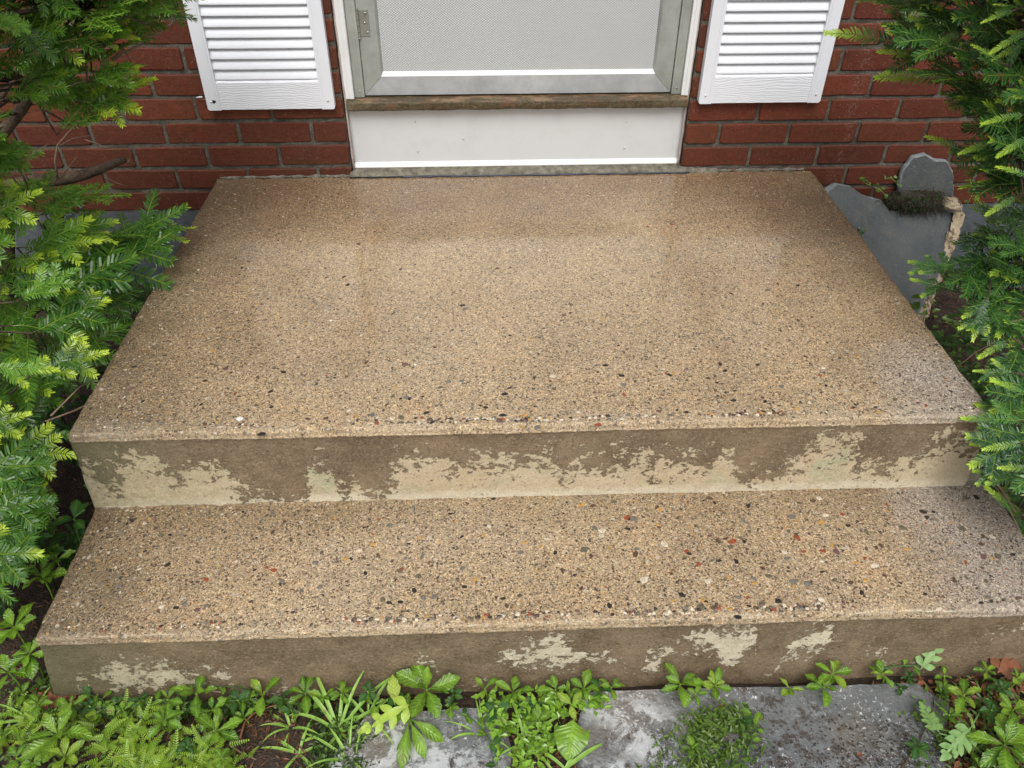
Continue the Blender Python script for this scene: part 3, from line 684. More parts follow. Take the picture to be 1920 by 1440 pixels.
for side in (-1, 1):
    for c in range(-3, 31):
        if side < 0: zb = BED + c*CO + JT/2
        else: zb = BED + c*CO + JT/2 + DZ
        full_first = (c % 2 != 0)        # course just above the landing (c=-1) starts with a full brick
        x = 0.0; k = 0
        while x < 2.2:
            L = MODX if (full_first or k > 0) else MODX/2
            a, b_ = x + (.0 if k == 0 else JT/2), x + L - JT/2
            if k == 0: b_ = x + L - JT/2 + .0; 
            ind = c <= 6 and x < 1.15
            Lb = (MODX if L > .15 else MODX/2) - JT
            if side < 0: put_brick(-(x+L)+JT/2+(JT*.0), zb, Lb, ind, c)
            else: put_brick(OPEN_W + x + (JT/2 if k else JT/2), zb, Lb, ind, c)
            x += L; k += 1
for c in range(25, 31):     # over the door
    x = -.0
    while x < OPEN_W-.05:
        mbup.box((x+.005, 0, BED+c*CO+.005), (min(x+MODX, OPEN_W)-.005, .09, BED+c*CO+.0625)); x += MODX
o = mbup.build('upper_brickwork', M['brick'], wall); o.location = WO; o['kind'] = 'stuff'
mm = MB()
def mortar_sheet(x0, x1, z0, z1, y):
    nx, nz_ = max(2, int((x1-x0)/.012)), max(2, int((z1-z0)/.012)); vs = []
    for j in range(nz_+1):
        for i in range(nx+1):
            x = x0+(x1-x0)*i/nx; z = z0+(z1-z0)*j/nz_
            vs.append((x, y + .0022*nz(x*30, z*60)+.0012*nz(x*90, z*90), z))
    mm.add(vs, [(j*(nx+1)+i, j*(nx+1)+i+1, (j+1)*(nx+1)+i+1, (j+1)*(nx+1)+i) for j in range(nz_) for i in range(nx)])
mortar_sheet(-1.3, -.004, .25, 1.0, .0042); mortar_sheet(OPEN_W+.004, 2.2, .232, 1.0, .0042)
mm.box((-2.4, .012, .25), (-.004, .16, 2.6)); mm.box((OPEN_W+.004, .012, .232), (3.2, .16, 2.6)); mm.box((-.003, .012, 2.16), (OPEN_W+.003, .16, 2.6))
mm.box((-2.4, .006, 1.0), (-.004, .0115, 2.6)); mm.box((OPEN_W+.004, .006, 1.0), (3.2, .0115, 2.6))
o = mm.build('mortar', M['mortar'], wall, smooth=False); o.location = WO
fo = MB(); fo.box((-2.4, .004, -.1), (-.001, .2, .2495)); fo.box((0, .02, -.1), (.96, .2, .33)); fo.box((.961, .004, -.1), (3.2, .2, .2315))
o = fo.build('foundation', M['foundation'], wall); o.location = WO
# pinkish caulk and lime smeared down the brick reveals
cb = MB()
for xx, sgn in ((.002, 1), (OPEN_W-.002, -1)):
    pts = []; rr = []
    for i in range(90):
        z = .372+i*.02
        pts.append((xx+sgn*.0015*nz(z*20, xx*9), .012+.003*nz(z*33, 1), z)); rr.append(.0035+.0016*nz(z*60, 7))
    cb.tube(pts, rr, 6)
o = cb.build('caulk_bead', M['caulk'], wall, smooth=True); o.location = WO
sm = MB()
vs = []; N = 26
for i in range(N+1):
    z = .372+(.57-.372)*i/N
    vs += [(OPEN_W-.0015, .004+.003*nz(z*50), z), (OPEN_W-.0015, .05, z)]
sm.add(vs, [(2*i, 2*i+1, 2*i+3, 2*i+2) for i in range(N)])
o = sm.build('lime_smear', M['caulk'], wall); o.location = WO
fl = MB()
for xa_, xb_, zz in ((-.385, -.005, .357), (1.06, 1.345, .357)):
    n_ = int((xb_-xa_)/.005); pts = [(xa_+i*.005, -.001+.002*nz(i*.6, 3), zz+.001*nz(i*.4, 8)) for i in range(n_)]
    fl.tube(pts, [max(.0008, .0042+.0045*nz(i*.31, xa_*9)) for i in range(n_)], 6)
o = fl.build('mortar_fillet', M['ledge'], wall, smooth=False); o.location = WO
# conduit-like white stub poking from the joint left of the shutter
st = MB(); a = P(368, 183, y=-.006); st.tube([a, a+Vector((.020, -.012, .006))], [.0022, .0022], 8)
tag(st.build('cable_stub', M['white'], None, True), 'short white plastic stub poking out beside the left shutter', 'cable stub')

# ================================================================ THRESHOLD, PANEL, SILL, DOOR
def local(root, mb_, name, mat, smooth=False, par=None):
    o = mb_.build(name, mat, par or root, smooth); o.location = -root.location if par is None else (0, 0, 0); return o
# mortar ledge under the panel, with the split sealant line in front
lg = MB(); nx = 150; vs = []
prof = [(.058, .371), (.020, .371), (.002, .3685), (-.007, .364), (-.010, .349)]
for i in range(nx+1):
    x = -.008+1.082*i/nx
    for j, (y, z) in enumerate(prof):
        yy = max(y, .0) if x > .962 and j < 3 else y
        fade = max(0, (x-.97)/.1)
        jy = (.0045*nz(x*22, j)+.003*nz(x*70, j*3)) if j >= 2 else 0
        if x > .962: yy = min(yy, -.0005+.0*j) if j < 3 else y
        if x < 0: yy = min(yy, -.0005)
        vs.append((x, yy+jy*(1 if .0 < x < .962 else .3), z-.006*min(1, fade)*(j < 4) + .0012*nz(x*60, j*9)))
n5 = len(prof)
lg.add(vs, [(i*n5+j, i*n5+j+1, (i+1)*n5+j+1, (i+1)*n5+j) for i in range(nx) for j in range(n5-1)])
ledge = lg.build('threshold_ledge', M['ledge'], None, True); tag(ledge, 'rough grey mortar strip between the white kick panel and the landing', 'ledge')
pts = [(x, -.0135+.0035*nz(x*18, 3)+.002*nz(x*60, 8), .3575+.0005*nz(x*30)) for x in [.14+i*.0075 for i in range(int(.86/.0075))]]
sl = MB(); sl.tube(pts, [.0028+.0022*nz(p[0]*25, 4) for p in pts], 6)
tag(sl.build('sealant_line', M['rubber'], None, True), 'cracked blue-black sealant line at the back of the landing', 'sealant')
pts = [(x, -.0125+.0035*nz(x*25, 3), .3560) for x in [-.01+i*.006 for i in range(27)]]
sl = MB(); sl.tube(pts, [.003+.001*nz(p[0]*50, 4) for p in pts], 6); sl.build('crack', M['dark'], ledge, True)

pn = empty('kick_panel', (.48, .04, .371)); tag(pn, 'off-white sheet panel below the wooden door sill', 'panel')
mb = MB(); vs = []
for i in range(61):
    x = .0035+.955*i/60; w_ = .0012*nz(x*5, 2)
    vs += [(x, .0245+w_, .5495), (x, .0265+w_, .46), (x, .0285+w_*.5, .3865)]
mb.add(vs, [(i*3+j, i*3+j+1, i*3+j+4, i*3+j+3) for i in range(60) for j in range(2)])
mb.box((.0035, .031, .372), (.9585, .06, .5495))
local(pn, mb, 'sheet', M['panel'], False)
mb = MB(); mb.add([(.0035, .0286, .3863), (.9585, .0286, .3863), (.9585, .0195, .3745), (.0035, .0195, .3745), (.9585, .0195, .3718), (.0035, .0195, .3718)], [(0, 3, 2, 1), (3, 5, 4, 2)])
local(pn, mb, 'flange', M['flange'])
for u, v in ((778, 228), (869, 260), (783, 283), (1171, 277), (1175, 228)):
    p = P(u, v, y=.0245); mb = MB(); mb.tube([p, p+Vector((0, -.0012, 0))], [.0028, .0016], 10); local(pn, mb, 'nail_head', M['flange'], True)

sill = MB(); vs = []; nx = 160
pf = [(.07, .5760), (.014, .5752), (-.002, .5730), (-.0065, .5690), (-.0075, .5600), (-.0070, .5525), (-.004, .5490), (.03, .5495)]
for i in range(nx+1):
    x = .006+.951*i/nx
    for j, (y, z) in enumerate(pf):
        e = (.0022*nz(x*12, j*.7)+.0018*nz(x*55, j*2)) if 2 <= j <= 6 else 0
        vs.append((x, y+e, z+e*.6))
n8 = len(pf)
sill.add(vs, [(i*n8+j, (i+1)*n8+j, (i+1)*n8+j+1, i*n8+j+1)[::-1] for i in range(nx) for j in range(n8-1)] + [tuple(range(n8)), tuple(nx*n8+j for j in range(n8))[::-1]])
tag(sill.build('door_sill', M['wood'], None, False), 'weathered brown wooden sill board under the storm door', 'sill')

door = empty('storm_door', (.483, .03, .583)); tag(door, 'grey aluminium storm door with embossed panel and mitred bottom rail', 'door')
ZT = 2.10; YD = .030
zb = .5805                                   # bottom of the door leaf
def quadbox(mb, pts, y0, y1):
    """prism: polygon pts in xz from depth y0 (front) to y1"""
    n = len(pts); vs = [(x, y0, z) for x, z in pts]+[(x, y1, z) for x, z in pts]
    mb.add(vs, [tuple(range(n))] + [(i, i+n, (i+1) % n+n, (i+1) % n) for i in range(n)])
XL, XR = .0565, .9105; SW = .0485; RH = .0505
mb = MB(); quadbox(mb, [(XL, zb), (XL+SW, zb+RH), (XL+SW, ZT-.05), (XL, ZT)], YD, YD+.03); local(door, mb, 'stile', M['alu'])
mb = MB(); quadbox(mb, [(XR, zb), (XR, ZT), (XR-SW, ZT-.05), (XR-SW, zb+RH)], YD, YD+.03); local(door, mb, 'stile', M['alu'])
mb = MB(); quadbox(mb, [(XL+.0008, zb), (XR-.0008, zb), (XR-SW-.0004, zb+RH-.0006), (XL+SW+.0004, zb+RH-.0006)], YD-.0002, YD+.03); local(door, mb, 'bottom_rail', M['rail'])
mb = MB(); quadbox(mb, [(XL+.0008, ZT), (XL+SW, ZT-.05), (XR-SW, ZT-.05), (XR-.0008, ZT)], YD, YD+.03); local(door, mb, 'top_rail', M['rail'])
mb = MB(); x0, x1 = XL+SW, XR-SW; z0, z1 = zb+RH, ZT-.05
mb.add([(x0, YD, z0), (x1, YD, z0), (x1-.006, YD+.010, z0+.011), (x0+.006, YD+.010, z0+.011)], [(0, 1, 2, 3)]); local(door, mb, 'glazing_bead', M['panel'])
mb = MB(); mb.add([(x0, YD, z0), (x0+.006, YD+.010, z0+.011), (x0+.006, YD+.010, z1), (x0, YD, z1)], [(0, 1, 2, 3)])
mb.add([(x1, YD, z0), (x1, YD, z1), (x1-.006, YD+.010, z1), (x1-.006, YD+.010, z0+.011)], [(0, 1, 2, 3)]); local(door, mb, 'side_bead', M['alu'])
mb = MB(); mb.box((x0+.004, YD+.0105, z0+.005), (x1-.004, YD+.02, 1.30)); local(door, mb, 'embossed_panel', M['screen'])
glass = NM('dark_glass'); glass.P(Base_Color=(.10, .11, .11), Roughness=.06)
mb = MB(); mb.box((x0+.004, YD+.0105, 1.34), (x1-.004, YD+.016, z1-.005)); local(door, mb, 'window_pane', glass.m)
mb = MB(); mb.box((x0, YD-.001, 1.30), (x1, YD+.024, 1.34)); local(door, mb, 'middle_rail', M['rail'])
mb = MB(); mb.box((XL-.004, YD+.012, zb-.0045), (XR+.004, YD+.028, zb+.004)); local(door, mb, 'bottom_sweep', M['dark'])
# hinge
hg = MB(); hx = .0585; hz0, hz1 = .7355, .806
hg.box((hx+.002, YD-.0022, hz0+.002), (hx+.0285, YD-.0003, hz1-.002), bev=.0006); hl = local(door, hg, 'hinge', M['hinge'])
for i in range(5):
    z = hz0-.002+i*.0152; k = MB(); k.tube([(hx, YD-.005, z+.0004), (hx, YD-.005, z+.0146)], [.0036, .0036], 12); local(door, k, 'knuckle', M['hinge'], False, hl)
k = MB(); k.tube([(hx, YD-.005, hz0-.004), (hx, YD-.005, hz0-.001)], [.0028, .0044], 10); k.tube([(hx, YD-.005, hz1-.0035), (hx, YD-.005, hz1+.0005)], [.0044, .0028], 10); local(door, k, 'pin', M['steel'], True, hl)
def screw(par, root, x, y, z, r, name='screw', mat=None):
    k = MB(); k.tube([(x, y, z), (x, y-r*.35, z), (x, y-r*.6, z)], [r, r*.85, r*.35], 12); 
    o = k.build(name, mat or M['steel'], par, True)
    if par is root: o.location = -root.location
    k = MB(); k.box((x-r*.55, y-r*.66, z-r*.12), (x+r*.55, y-r*.60, z+r*.12)); s_ = k.build('slot', M['dark'], o)
    return o
for sx, sz in ((.021, .795), (.0175, .771), (.023, .747)): screw(hl, door, hx+sx, YD-.0022, sz, .0034)

frame = empty('door_frame', (.48, .02, .583)); tag(frame, 'grey aluminium door frame with white outer casing around the storm door', 'door frame')
for (a, b_, mt, nm, y0, y1) in ((.0285, XL-.0012, 'alu', 'frame_jamb', .022, .06), (XR+.0018, .9375, 'alu', 'frame_jamb', .022, .06),
                           (.0035, .0280, 'white', 'casing', .010, .06), (.9382, .9575, 'white', 'casing', .010, .06)):
    mb = MB(); mb.box((a, y0, .5772), (b_, y1, 2.13), bev=.0012)
    if nm == 'frame_jamb': mb.box((a+.006, y0-.0015, .5775), (a+.010, y0+.001, 2.12)); mb.box((a+.016, y0-.0012, .5775), (a+.0175, y0+.001, 2.12))
    else: mb.box(((a+b_)/2-.001, y0-.003, .5778), (b_-.001, y0+.002, 2.12), bev=.001)
    local(frame, mb, nm, M[mt])
mb = MB(); mb.box((.029, .022, 2.103), (.937, .06, 2.13)); local(frame, mb, 'head', M['alu'])
screw(frame, frame, .043, .0222, .594, .0030); screw(frame, frame, .9255, .0222, .594, .0030)
# dark house interior behind everything, so no gap shows light
ib = MB(); ib.box((-.002, .0615, .372), (.962, .07, 2.16)); o = ib.build('rough_opening', M['dark'], wall); o.location = WO

# ================================================================ SHUTTERS
def shutter(x0, x1, zbot, label, hole):
    r = empty('shutter', ((x0+x1)/2, -.01, zbot)); tag(r, label, 'shutter', 'white louvred shutters beside the door')
    zt = zbot+1.35; y0 = -.0245; y1 = -.002; stw = .0355; pz = zbot+.0765
    def poly_round(xa, xb, za, zb_, rd, left=True, right=True):
        pts = []
        for (cx, cz, a0, on) in ((xa+rd, za+rd, pi, left), (xb-rd, za+rd, 1.5*pi, right)):
            if on:
                for i in range(5): an = a0+pi/2*i/4; pts.append((cx+rd*cos(an), cz+rd*sin(an)))
            else: pts.append((xa if cx == xa+rd else xb, za))
        pts += [(xb, zb_), (xa, zb_)]; return pts
    for s in (0, 1):
        a, b_ = (x0, x0+stw) if s == 0 else (x1-stw, x1)
        pts = poly_round(a, b_, zbot, zt, .006, s == 0, s == 1); mb = MB(); quadbox(mb, pts, y0, y1)
        # bead step along the inner edge
        if s == 0: mb.box((b_-.009, y0-.0016, zbot+.001), (b_-.0055, y0+.001, zt)); 
        else: mb.box((a+.0055, y0-.0016, zbot+.001), (a+.009, y0+.001, zt))
        local(r, mb, 'stile', M['shutter'])
    mb = MB(); mb.add([(x0+stw, y0+.0022, zbot+.0012), (x1-stw, y0+.0022, zbot+.0012), (x1-stw, y0+.0022, pz-.004), (x0+stw, y0+.0022, pz-.004),
                       (x1-stw, y0+.0065, pz+.002), (x0+stw, y0+.0065, pz+.002), (x0+stw, y1, zbot+.0012), (x1-stw, y1, zbot+.0012)],
                      [(0, 1, 2, 3), (3, 2, 4, 5), (6, 7, 1, 0)]); local(r, mb, 'bottom_rail', M['shutter_grain'])
    pitch = .02665; n = int((zt-pz-.02)/pitch); sm = None
    xa, xb = x0+stw, x1-stw
    mb = MB(); cur = []     # slat profile y,z over one pitch
    for t in range(11):
        q = t/10; z = .0022+(pitch-.0022)*q; y = y0+.0035+.0125*(q**1.15)-.0012*sin(pi*q); cur.append((y, z))
    cur = [(y1-.006, .0005), (y0+.0085, .0002), (y0+.0042, .0008)] + cur
    vs = []; K = 13
    xsl = [xa+.0001+(xb-xa-.0002)*i/(K-1) for i in range(K)]
    for x in xsl:
        e = min(x-xa, xb-x); lift = .0035*max(0, 1-e/.008)**2
        for y, z in cur: vs.append((x, y+lift*.5, z))
    C_ = len(cur)
    mb.add(vs, [(i*C_+j, (i+1)*C_+j, (i+1)*C_+j+1, i*C_+j+1) for i in range(K-1) for j in range(C_-1)])
    me = mb.mesh('slat', True, (M['shutter'],))
    for i in range(n):
        o = mobj('slat', me, r); o.location = Vector((0, 0, pz+.0025+i*pitch)) - r.location
    mb = MB(); mb.box((xa, y1-.0065, zbot+.01), (xb, y1, zt-.01)); local(r, mb, 'backing', M['shutter'])
    for s, xx in ((0, x0+.0165), (1, x1-.0165)):
        off = .0018
        screw(r, r, xx-(.003 if (s == 0 and hole) else 0), y0-.0002, zbot+.0235, .0036, 'screw', M['flange'])
    if hole:
        mb = MB(); cx, cz = x0+.0165+.0045, zbot+.0240; pts = []
        for i in range(12):
            an = 2*pi*i/12; rr_ = .0046*(1+.25*sin(3*an+1)); pts.append((cx+rr_*1.15*cos(an), cz+rr_*sin(an)))
        quadbox(mb, pts, y0-.0003, y0+.001); local(r, mb, 'screw_hole', M['dark'])
    return r
shutter(-.3655, -.0225, .5625, 'white louvred shutter left of the door, torn black screw hole in its corner', True)
shutter(.9815, 1.3245, .5650, 'white louvred shutter right of the door with both bottom screws snug', False)

# ================================================================ SLATES AND ROCKS BY THE RIGHT SIDE
def slab3(name, pts3, thick, nrm_out, mat, emat, label, cat, seed=0):
    """slab from a planar-ish 3D outline; thickness goes away from the viewer"""
    n = len(pts3); dens = []
    for i in range(n):
        a, b_ = pts3[i], pts3[(i+1) % n]; k = max(1, int((b_-a).length/.010))
        for j in range(k): dens.append(a.lerp(b_, j/k))
    c = sum(dens, Vector())/len(dens)
    N = Vector(nrm_out).normalized(); out = []
    for i, p in enumerate(dens):
        d = (p-c).normalized(); out.append(p + d*(.0025*nz(p.x*30+seed, p.y*30, p.z*30)+.0022*nz(p.x*110, p.z*110)))
    K = len(out); vs = []
    for s, o_ in ((.955, 0), (.985, -.0035), (1., -thick*.5), (.99, -thick)):
        for i, p in enumerate(out):
            s2 = s - (.03*abs(nz(p.x*40, p.z*40, seed)) if s < .97 else 0)
            vs.append(c + (p-c)*s2 + N*(o_))
    fs = []; mi = []
    for r_ in range(3):
        for i in range(K): fs.append((r_*K+i, (r_+1)*K+i, (r_+1)*K+(i+1) % K, r_*K+(i+1) % K)); mi.append(1)
    mb = MB(); mb.add(vs, fs, mi=1); b0 = 0
    mb.add([vs[i] for i in range(K)], [tuple(range(K))], mi=0); mb.add([vs[3*K+i] for i in range(K)], [tuple(range(K))[::-1]], mi=0)
    o = mb.build(name, (mat, emat)); return tag(o, label, cat)
# the big slab leans back on the wall: plane through its top edge and its foot
A = P(1575, 338, y=-.055); B = P(1792, 398, y=-.055); Cc = Vector((1.60, -.36, .0))
Nn = (B-A).cross(Cc-A).normalized(); Nn = Nn if Nn.y < 0 else -Nn
def onpl(u, v): r = ray(u, v); t = (A-CAM).dot(Nn)/r.dot(Nn); return CAM + r*t
big = [onpl(*q) for q in ((1546, 352), (1566, 340), (1592, 345), (1616, 362), (1652, 372), (1668, 392), (1720, 396), (1762, 385), (1797, 397), (1803, 412), (1786, 450), (1772, 500), (1752, 540), (1735, 570), (1715, 610), (1690, 640), (1620, 600), (1560, 500), (1535, 420))]
slab3('leaning_slate', big, .022, Nn, M['slate'], M['slate_edge'], 'large dark grey slate leaning between the landing and the wall', 'slate', 1)
sm2 = [P(u, v, y=-.018-.02*(v-290)/100) for u, v in ((1684, 350), (1692, 318), (1712, 293), (1735, 287), (1752, 296), (1776, 301), (1789, 320), (1790, 395), (1788, 440), (1690, 440))]
slab3('upright_slate', sm2, .016, (0, -1, .12), M['slate'], M['slate_edge'], 'smaller rounded grey slate standing upright against the brick wall', 'slate', 9)
def rock(name, c, size, seed, mat, label, cat, parent=None, sub=3, rot=0):
    bm = bmesh.new(); bmesh.ops.create_icosphere(bm, subdivisions=sub, radius=1)
    for v in bm.verts:
        p = v.co.copy(); k = 1+.35*noise.noise(p*1.3+Vector((seed, 0, 0)))+.16*noise.noise(p*3.5+Vector((0, seed, 0)))+.05*noise.noise(p*9)
        q = Vector((p.x*size[0]*k, p.y*size[1]*k, p.z*size[2]*k)); v.co = Matrix.Rotation(rot, 3, 'Y') @ q
    me = bpy.data.meshes.new(name); bm.to_mesh(me); bm.free(); me.materials.append(mat)
    at = me.color_attributes.new('Col', 'FLOAT_COLOR', 'POINT')
    o = mobj(name, me, parent); o.location = c
    if label: tag(o, label, cat)
    return o
rock('stone', P(1784, 382, y=-.075), (.034, .024, .019), 3, M['rock'], 'small cream stone resting on the top corner of the leaning slate', 'stone', rot=.25)
pr = P(1775, 495, y=-.25); q2 = P(1745, 550, y=-.27)
rk = MB(); pth = [P(1808, 400, y=-.085), P(1798, 430, y=-.12), P(1788, 465, y=-.16), P(1772, 500, y=-.20), P(1755, 545, y=-.25), P(1740, 585, y=-.30), P(1725, 625, y=-.34)]
pth = [p + Nn*(-.02) for p in pth]
vs = []; n_ = 12; L_ = 60
for i in range(L_+1):
    t = i/L_*(len(pth)-1); a = int(min(t, len(pth)-2)); p = pth[a].lerp(pth[a+1], t-a)
    for k_ in range(n_):
        an = 2*pi*k_/n_; q_ = int(t*2.6+.6*nz(t*3, cos(an))); rr = (.011+.010*abs(nz(q_*3.7+.5, cos(an)*.9, sin(an)*.9))*2.2)*(1+.35*nz(p.z*70, cos(an)*2, sin(an)*2))
        vs.append(p + Vector((1, .2, 0)).normalized()*cos(an)*rr + Vector((0, .6, .8))*sin(an)*rr)
rk.add(vs, [(i*n_+k_, i*n_+(k_+1) % n_, (i+1)*n_+(k_+1) % n_, (i+1)*n_+k_) for i in range(L_) for k_ in range(n_)])
tag(rk.build('broken_stone_slab', M['rock'], None, False), 'rough tan broken stone edge running down behind the large leaning slate', 'stone')

# ================================================================ YEW SHRUBS
def needle(mb, p, d, n, L, w, age, sh):
    """one flat needle from p along d, face normal n"""
    s = d.cross(n).normalized()*w*.5; tip = p + d*L - n*L*.06
    a = p + d*L*.18; b_ = p + d*L*.72 + n*L*.04
    vs = [p, a+s, b_+s*.95, tip, b_-s*.95, a-s]
    c = (age, sh, 1)
    mb.add(vs, [(0, 1, 5), (1, 2, 4, 5), (2, 3, 4)], c)
def shoot(mb, tb, p0, d0, up, L, rng, nl, young, droop=.5, sp=.0042, fluff=.25):
    n = max(5, int(L/sp)); p = p0.copy(); d = d0.normalized(); pts = [p.copy()]; frames = []
    for i in range(n):
        t = i/n
        d = (d + Vector((0, 0, -1))*droop*.5/n + Vector((rng.uniform(-1, 1), rng.uniform(-1, 1), rng.uniform(-1, 1)))*.018).normalized()
        p = p + d*(L/n); pts.append(p.copy())
        side = up.cross(d).normalized(); u2 = d.cross(side)
        age = 0 if t < 1-young else min(1, (t-(1-young))/max(.05, young)*1.1)
        ln = nl*(.62+.45*sin(pi*min(1, .15+t*.85)))*rng.uniform(.86, 1.1)*(1-.25*age)
        for sg in (-1, 1):
            an = radians(rng.uniform(46, 74)*(1-.45*t**3)); lift = rng.uniform(-.10, fluff)
            nd = (d*cos(an) + side*sg*sin(an) + u2*lift).normalized()
            nn = (u2 - nd*u2.dot(nd) + side*rng.uniform(-.5, .5)).normalized()
            needle(mb, p, nd, nn, ln, .0029, age, rng.random())
        if t > .88:
            for _ in range(1):
                nd = (d + side*rng.uniform(-.6, .6) + u2*rng.uniform(-.1, .7)).normalized(); nn = (u2 - nd*u2.dot(nd)).normalized()
                needle(mb, p, nd, nn, ln*.8, .0027, age, rng.random())
    tb.tube(pts[::3]+[pts[-1]], [.0010]*len(pts[::3])+[.0005], 4, (.35, .5, 1), 0, False)
    return pts
def spray_mesh(seed, L=.13, side=3, nl=.0215, young=.25, flat=.0, fluff=.25):
    rng = random.Random(seed); mb = MB()
    up = Vector((0, 0, 1)); pts = shoot(mb, mb, Vector((0, 0, 0)), Vector((1, rng.uniform(-.1, .1), .12)), up, L, rng, nl, young, .45, fluff=fluff)
    for i in range(side):
        for sg in (-1, 1):
            t = (.16 + .68*(i+rng.uniform(.1, .6)*(sg > 0))/side); q = pts[int(t*(len(pts)-1))]
            an = radians(rng.uniform(34, 55)); l2 = L*(.62-.38*t)*rng.uniform(.7, 1.15)
            shoot(mb, mb, q, Vector((cos(an), sg*sin(an), rng.uniform(-.12, .22))), up, l2, rng, nl*.95, young*rng.choice((.3, 1, 1.3, 1.6)), .4, fluff=fluff)
    return mb
def mk_sprays(matkey, n, seed, nl, young):
    out = []
    for i in range(n):
        rng = random.Random(seed+i)
        mb = spray_mesh(seed*31+i, rng.uniform(.10, .16), rng.choice((1, 1, 2, 2)), nl, young*rng.choice((.0, .15, .5, 1.0, 1.8)))
        out.append(mb.mesh('spray', False, (M[matkey], M['bark'])))
    return out
spL = mk_sprays('yewL', 10, 100, .0235, .30)
spR = mk_sprays('yewR', 10, 300, .0225, .20)
bareL = []
def place_spray(root, me, tipw, dirw, upw, scale=1.0, name='spray'):
    d = dirw.normalized(); s = upw.cross(d).normalized(); u = d.cross(s)
    Mx = Matrix((d, s, u)).transposed().to_4x4()
    o = mobj(name, me, root); Mx.translation = tipw
    o.matrix_parent_inverse = Matrix.Identity(4)
    o.matrix_basis = Matrix.Translation(-root.location) @ Mx @ Matrix.Scale(scale, 4); return o
def inpoly(x, y, poly):
    c = False; j = len(poly)-1
    for i in range(len(poly)):
        xi, yi = poly[i]; xj, yj = poly[j]
        if (yi > y) != (yj > y) and x < (xj-xi)*(y-yi)/(yj-yi)+xi: c = not c
        j = i
    return c
def sample(poly, spacing, rng, tries=4000):
    x0, x1 = min(p[0] for p in poly), max(p[0] for p in poly); y0, y1 = min(p[1] for p in poly), max(p[1] for p in poly); out = []
    for _ in range(tries):
        x, y = rng.uniform(x0, x1), rng.uniform(y0, y1)
        if inpoly(x, y, poly) and all((x-a)**2+(y-b_)**2 > spacing**2 for a, b_ in out): out.append((x, y))
    return out
def shrub(name, label, base, crown, meshes, zones, heroes, limbs, rng, inward):
    root = empty(name, base); tag(root, label, 'shrub')
    base = Vector(base); cnt = 0
    joints = []
    for poly, spacing, posf, sc in zones:
        for u, v in sample(poly, spacing, rng):
            for layer in (0, 1):
                if layer == 1 and rng.random() < .6: continue
                p = posf(u+layer*rng.uniform(-25, 25), v+layer*rng.uniform(-25, 25), rng)
                if layer: p = p + ray(u, v).normalized()*rng.uniform(.06, .16)
                out = (p - (base+Vector((0, 0, crown)))); out.z *= .35
                d = (out.normalized() + Vector((rng.uniform(-.75, .75), rng.uniform(-.75, .75), rng.uniform(-.35, .30)))).normalized()
                upv = (Vector((0, 0, 1)) + Vector((rng.uniform(-.5, .5), rng.uniform(-.9, .15), 0)) + out.normalized()*.15)
                if abs(upv.normalized().dot(d)) > .9: continue
                q = p - d*.075*sc
                place_spray(root, rng.choice(meshes), q, d, upv, sc*rng.uniform(.8, 1.15)); cnt += 1
                joints.append((q, d))
    for u0, v0, u1, v1, dd, mi_, sc, yz in heroes:
        a = P(u0, v0, d=dd); b_ = P(u1, v1, d=dd*yz); d = b_-a
        me = mi_; L = max(abs(v_.co.x) for v_ in me.vertices)
        place_spray(root, me, a, d, Vector((rng.uniform(-.15, .15), -.55, .9)), d.length/L); cnt += 1
        joints.append((a, d.normalized()))
    # twigs tie every spray to the nearest limb
    wood = MB(); limbpts = []
    for pts, r0, r1 in limbs:
        pp = []
        for i in range(len(pts)-1):
            for j in range(5): pp.append(Vector(pts[i]).lerp(Vector(pts[i+1]), j/5))
        pp.append(Vector(pts[-1])); pp = [p + Vector((nz(p.x*9, p.z*9, 1), nz(p.y*9, p.z*9, 5), nz(p.x*9, p.y*9, 9)))*.014 for p in pp]
        b2 = MB(); b2.tube(pp, [r0+(r1-r0)*i/(len(pp)-1)*(1+.0) + .0012*nz(i*1.7, r0*99) for i in range(len(pp))], 9)
        o = b2.build('limb', M['bark'], root, True); o.location = -root.location; limbpts += pp
    for q, d in joints:
        n = min(limbpts, key=lambda w: (w-q).length_squared)
        mid = n.lerp(q, .55) - d*.02 + Vector((rng.uniform(-.02, .02), rng.uniform(-.02, .02), rng.uniform(-.02, .03)))
        wood.tube([n, n.lerp(mid, .5)+Vector((0, 0, .006)), mid, q-d*.012, q+d*.01], [.0035, .003, .0024, .0018, .0012], 5)
    o = wood.build('twigs', M['bark'], root, True); o.location = -root.location; o['kind'] = 'stuff'
    return root, cnt
rngL = random.Random(21)
A1 = [(-170,-130),(372,-130),(360,8),(318,30),(262,62),(240,95),(238,130),(236,190),(205,212),(120,196),(70,150),(0,120),(-170,190)]
A2 = [(-170,215),(0,250),(26,285),(0,325),(-170,340)]
B1 = [(-170,360),(60,350),(150,365),(200,410),(300,405),(305,452),(235,470),(205,530),(215,590),(185,660),(120,705),(60,740),(78,840),(86,900),(78,985),(45,1040),(0,1080),(-170,1130)]
B0 = [(150,420),(300,400),(325,440),(250,470),(200,560),(150,560)]
posA = lambda u, v, r: P(u, v, d=2.02-.10*max(0, (120-u)/120)-.12*r.random() - .0004*max(0, 200-v))
def posB(u, v, r):
    k = max(0, 1-u/330)
    x = -.425-.10*k-.12*r.random()**2*k - .03
    p = P(u, v, x=x); dmax = 2.22 - .00062*max(0, v-380)
    return p if (p-CAM).length < dmax else P(u, v, d=dmax-.06*r.random())
vb = lambda v: [m_ for m_ in [spL[v % 10]]][0]
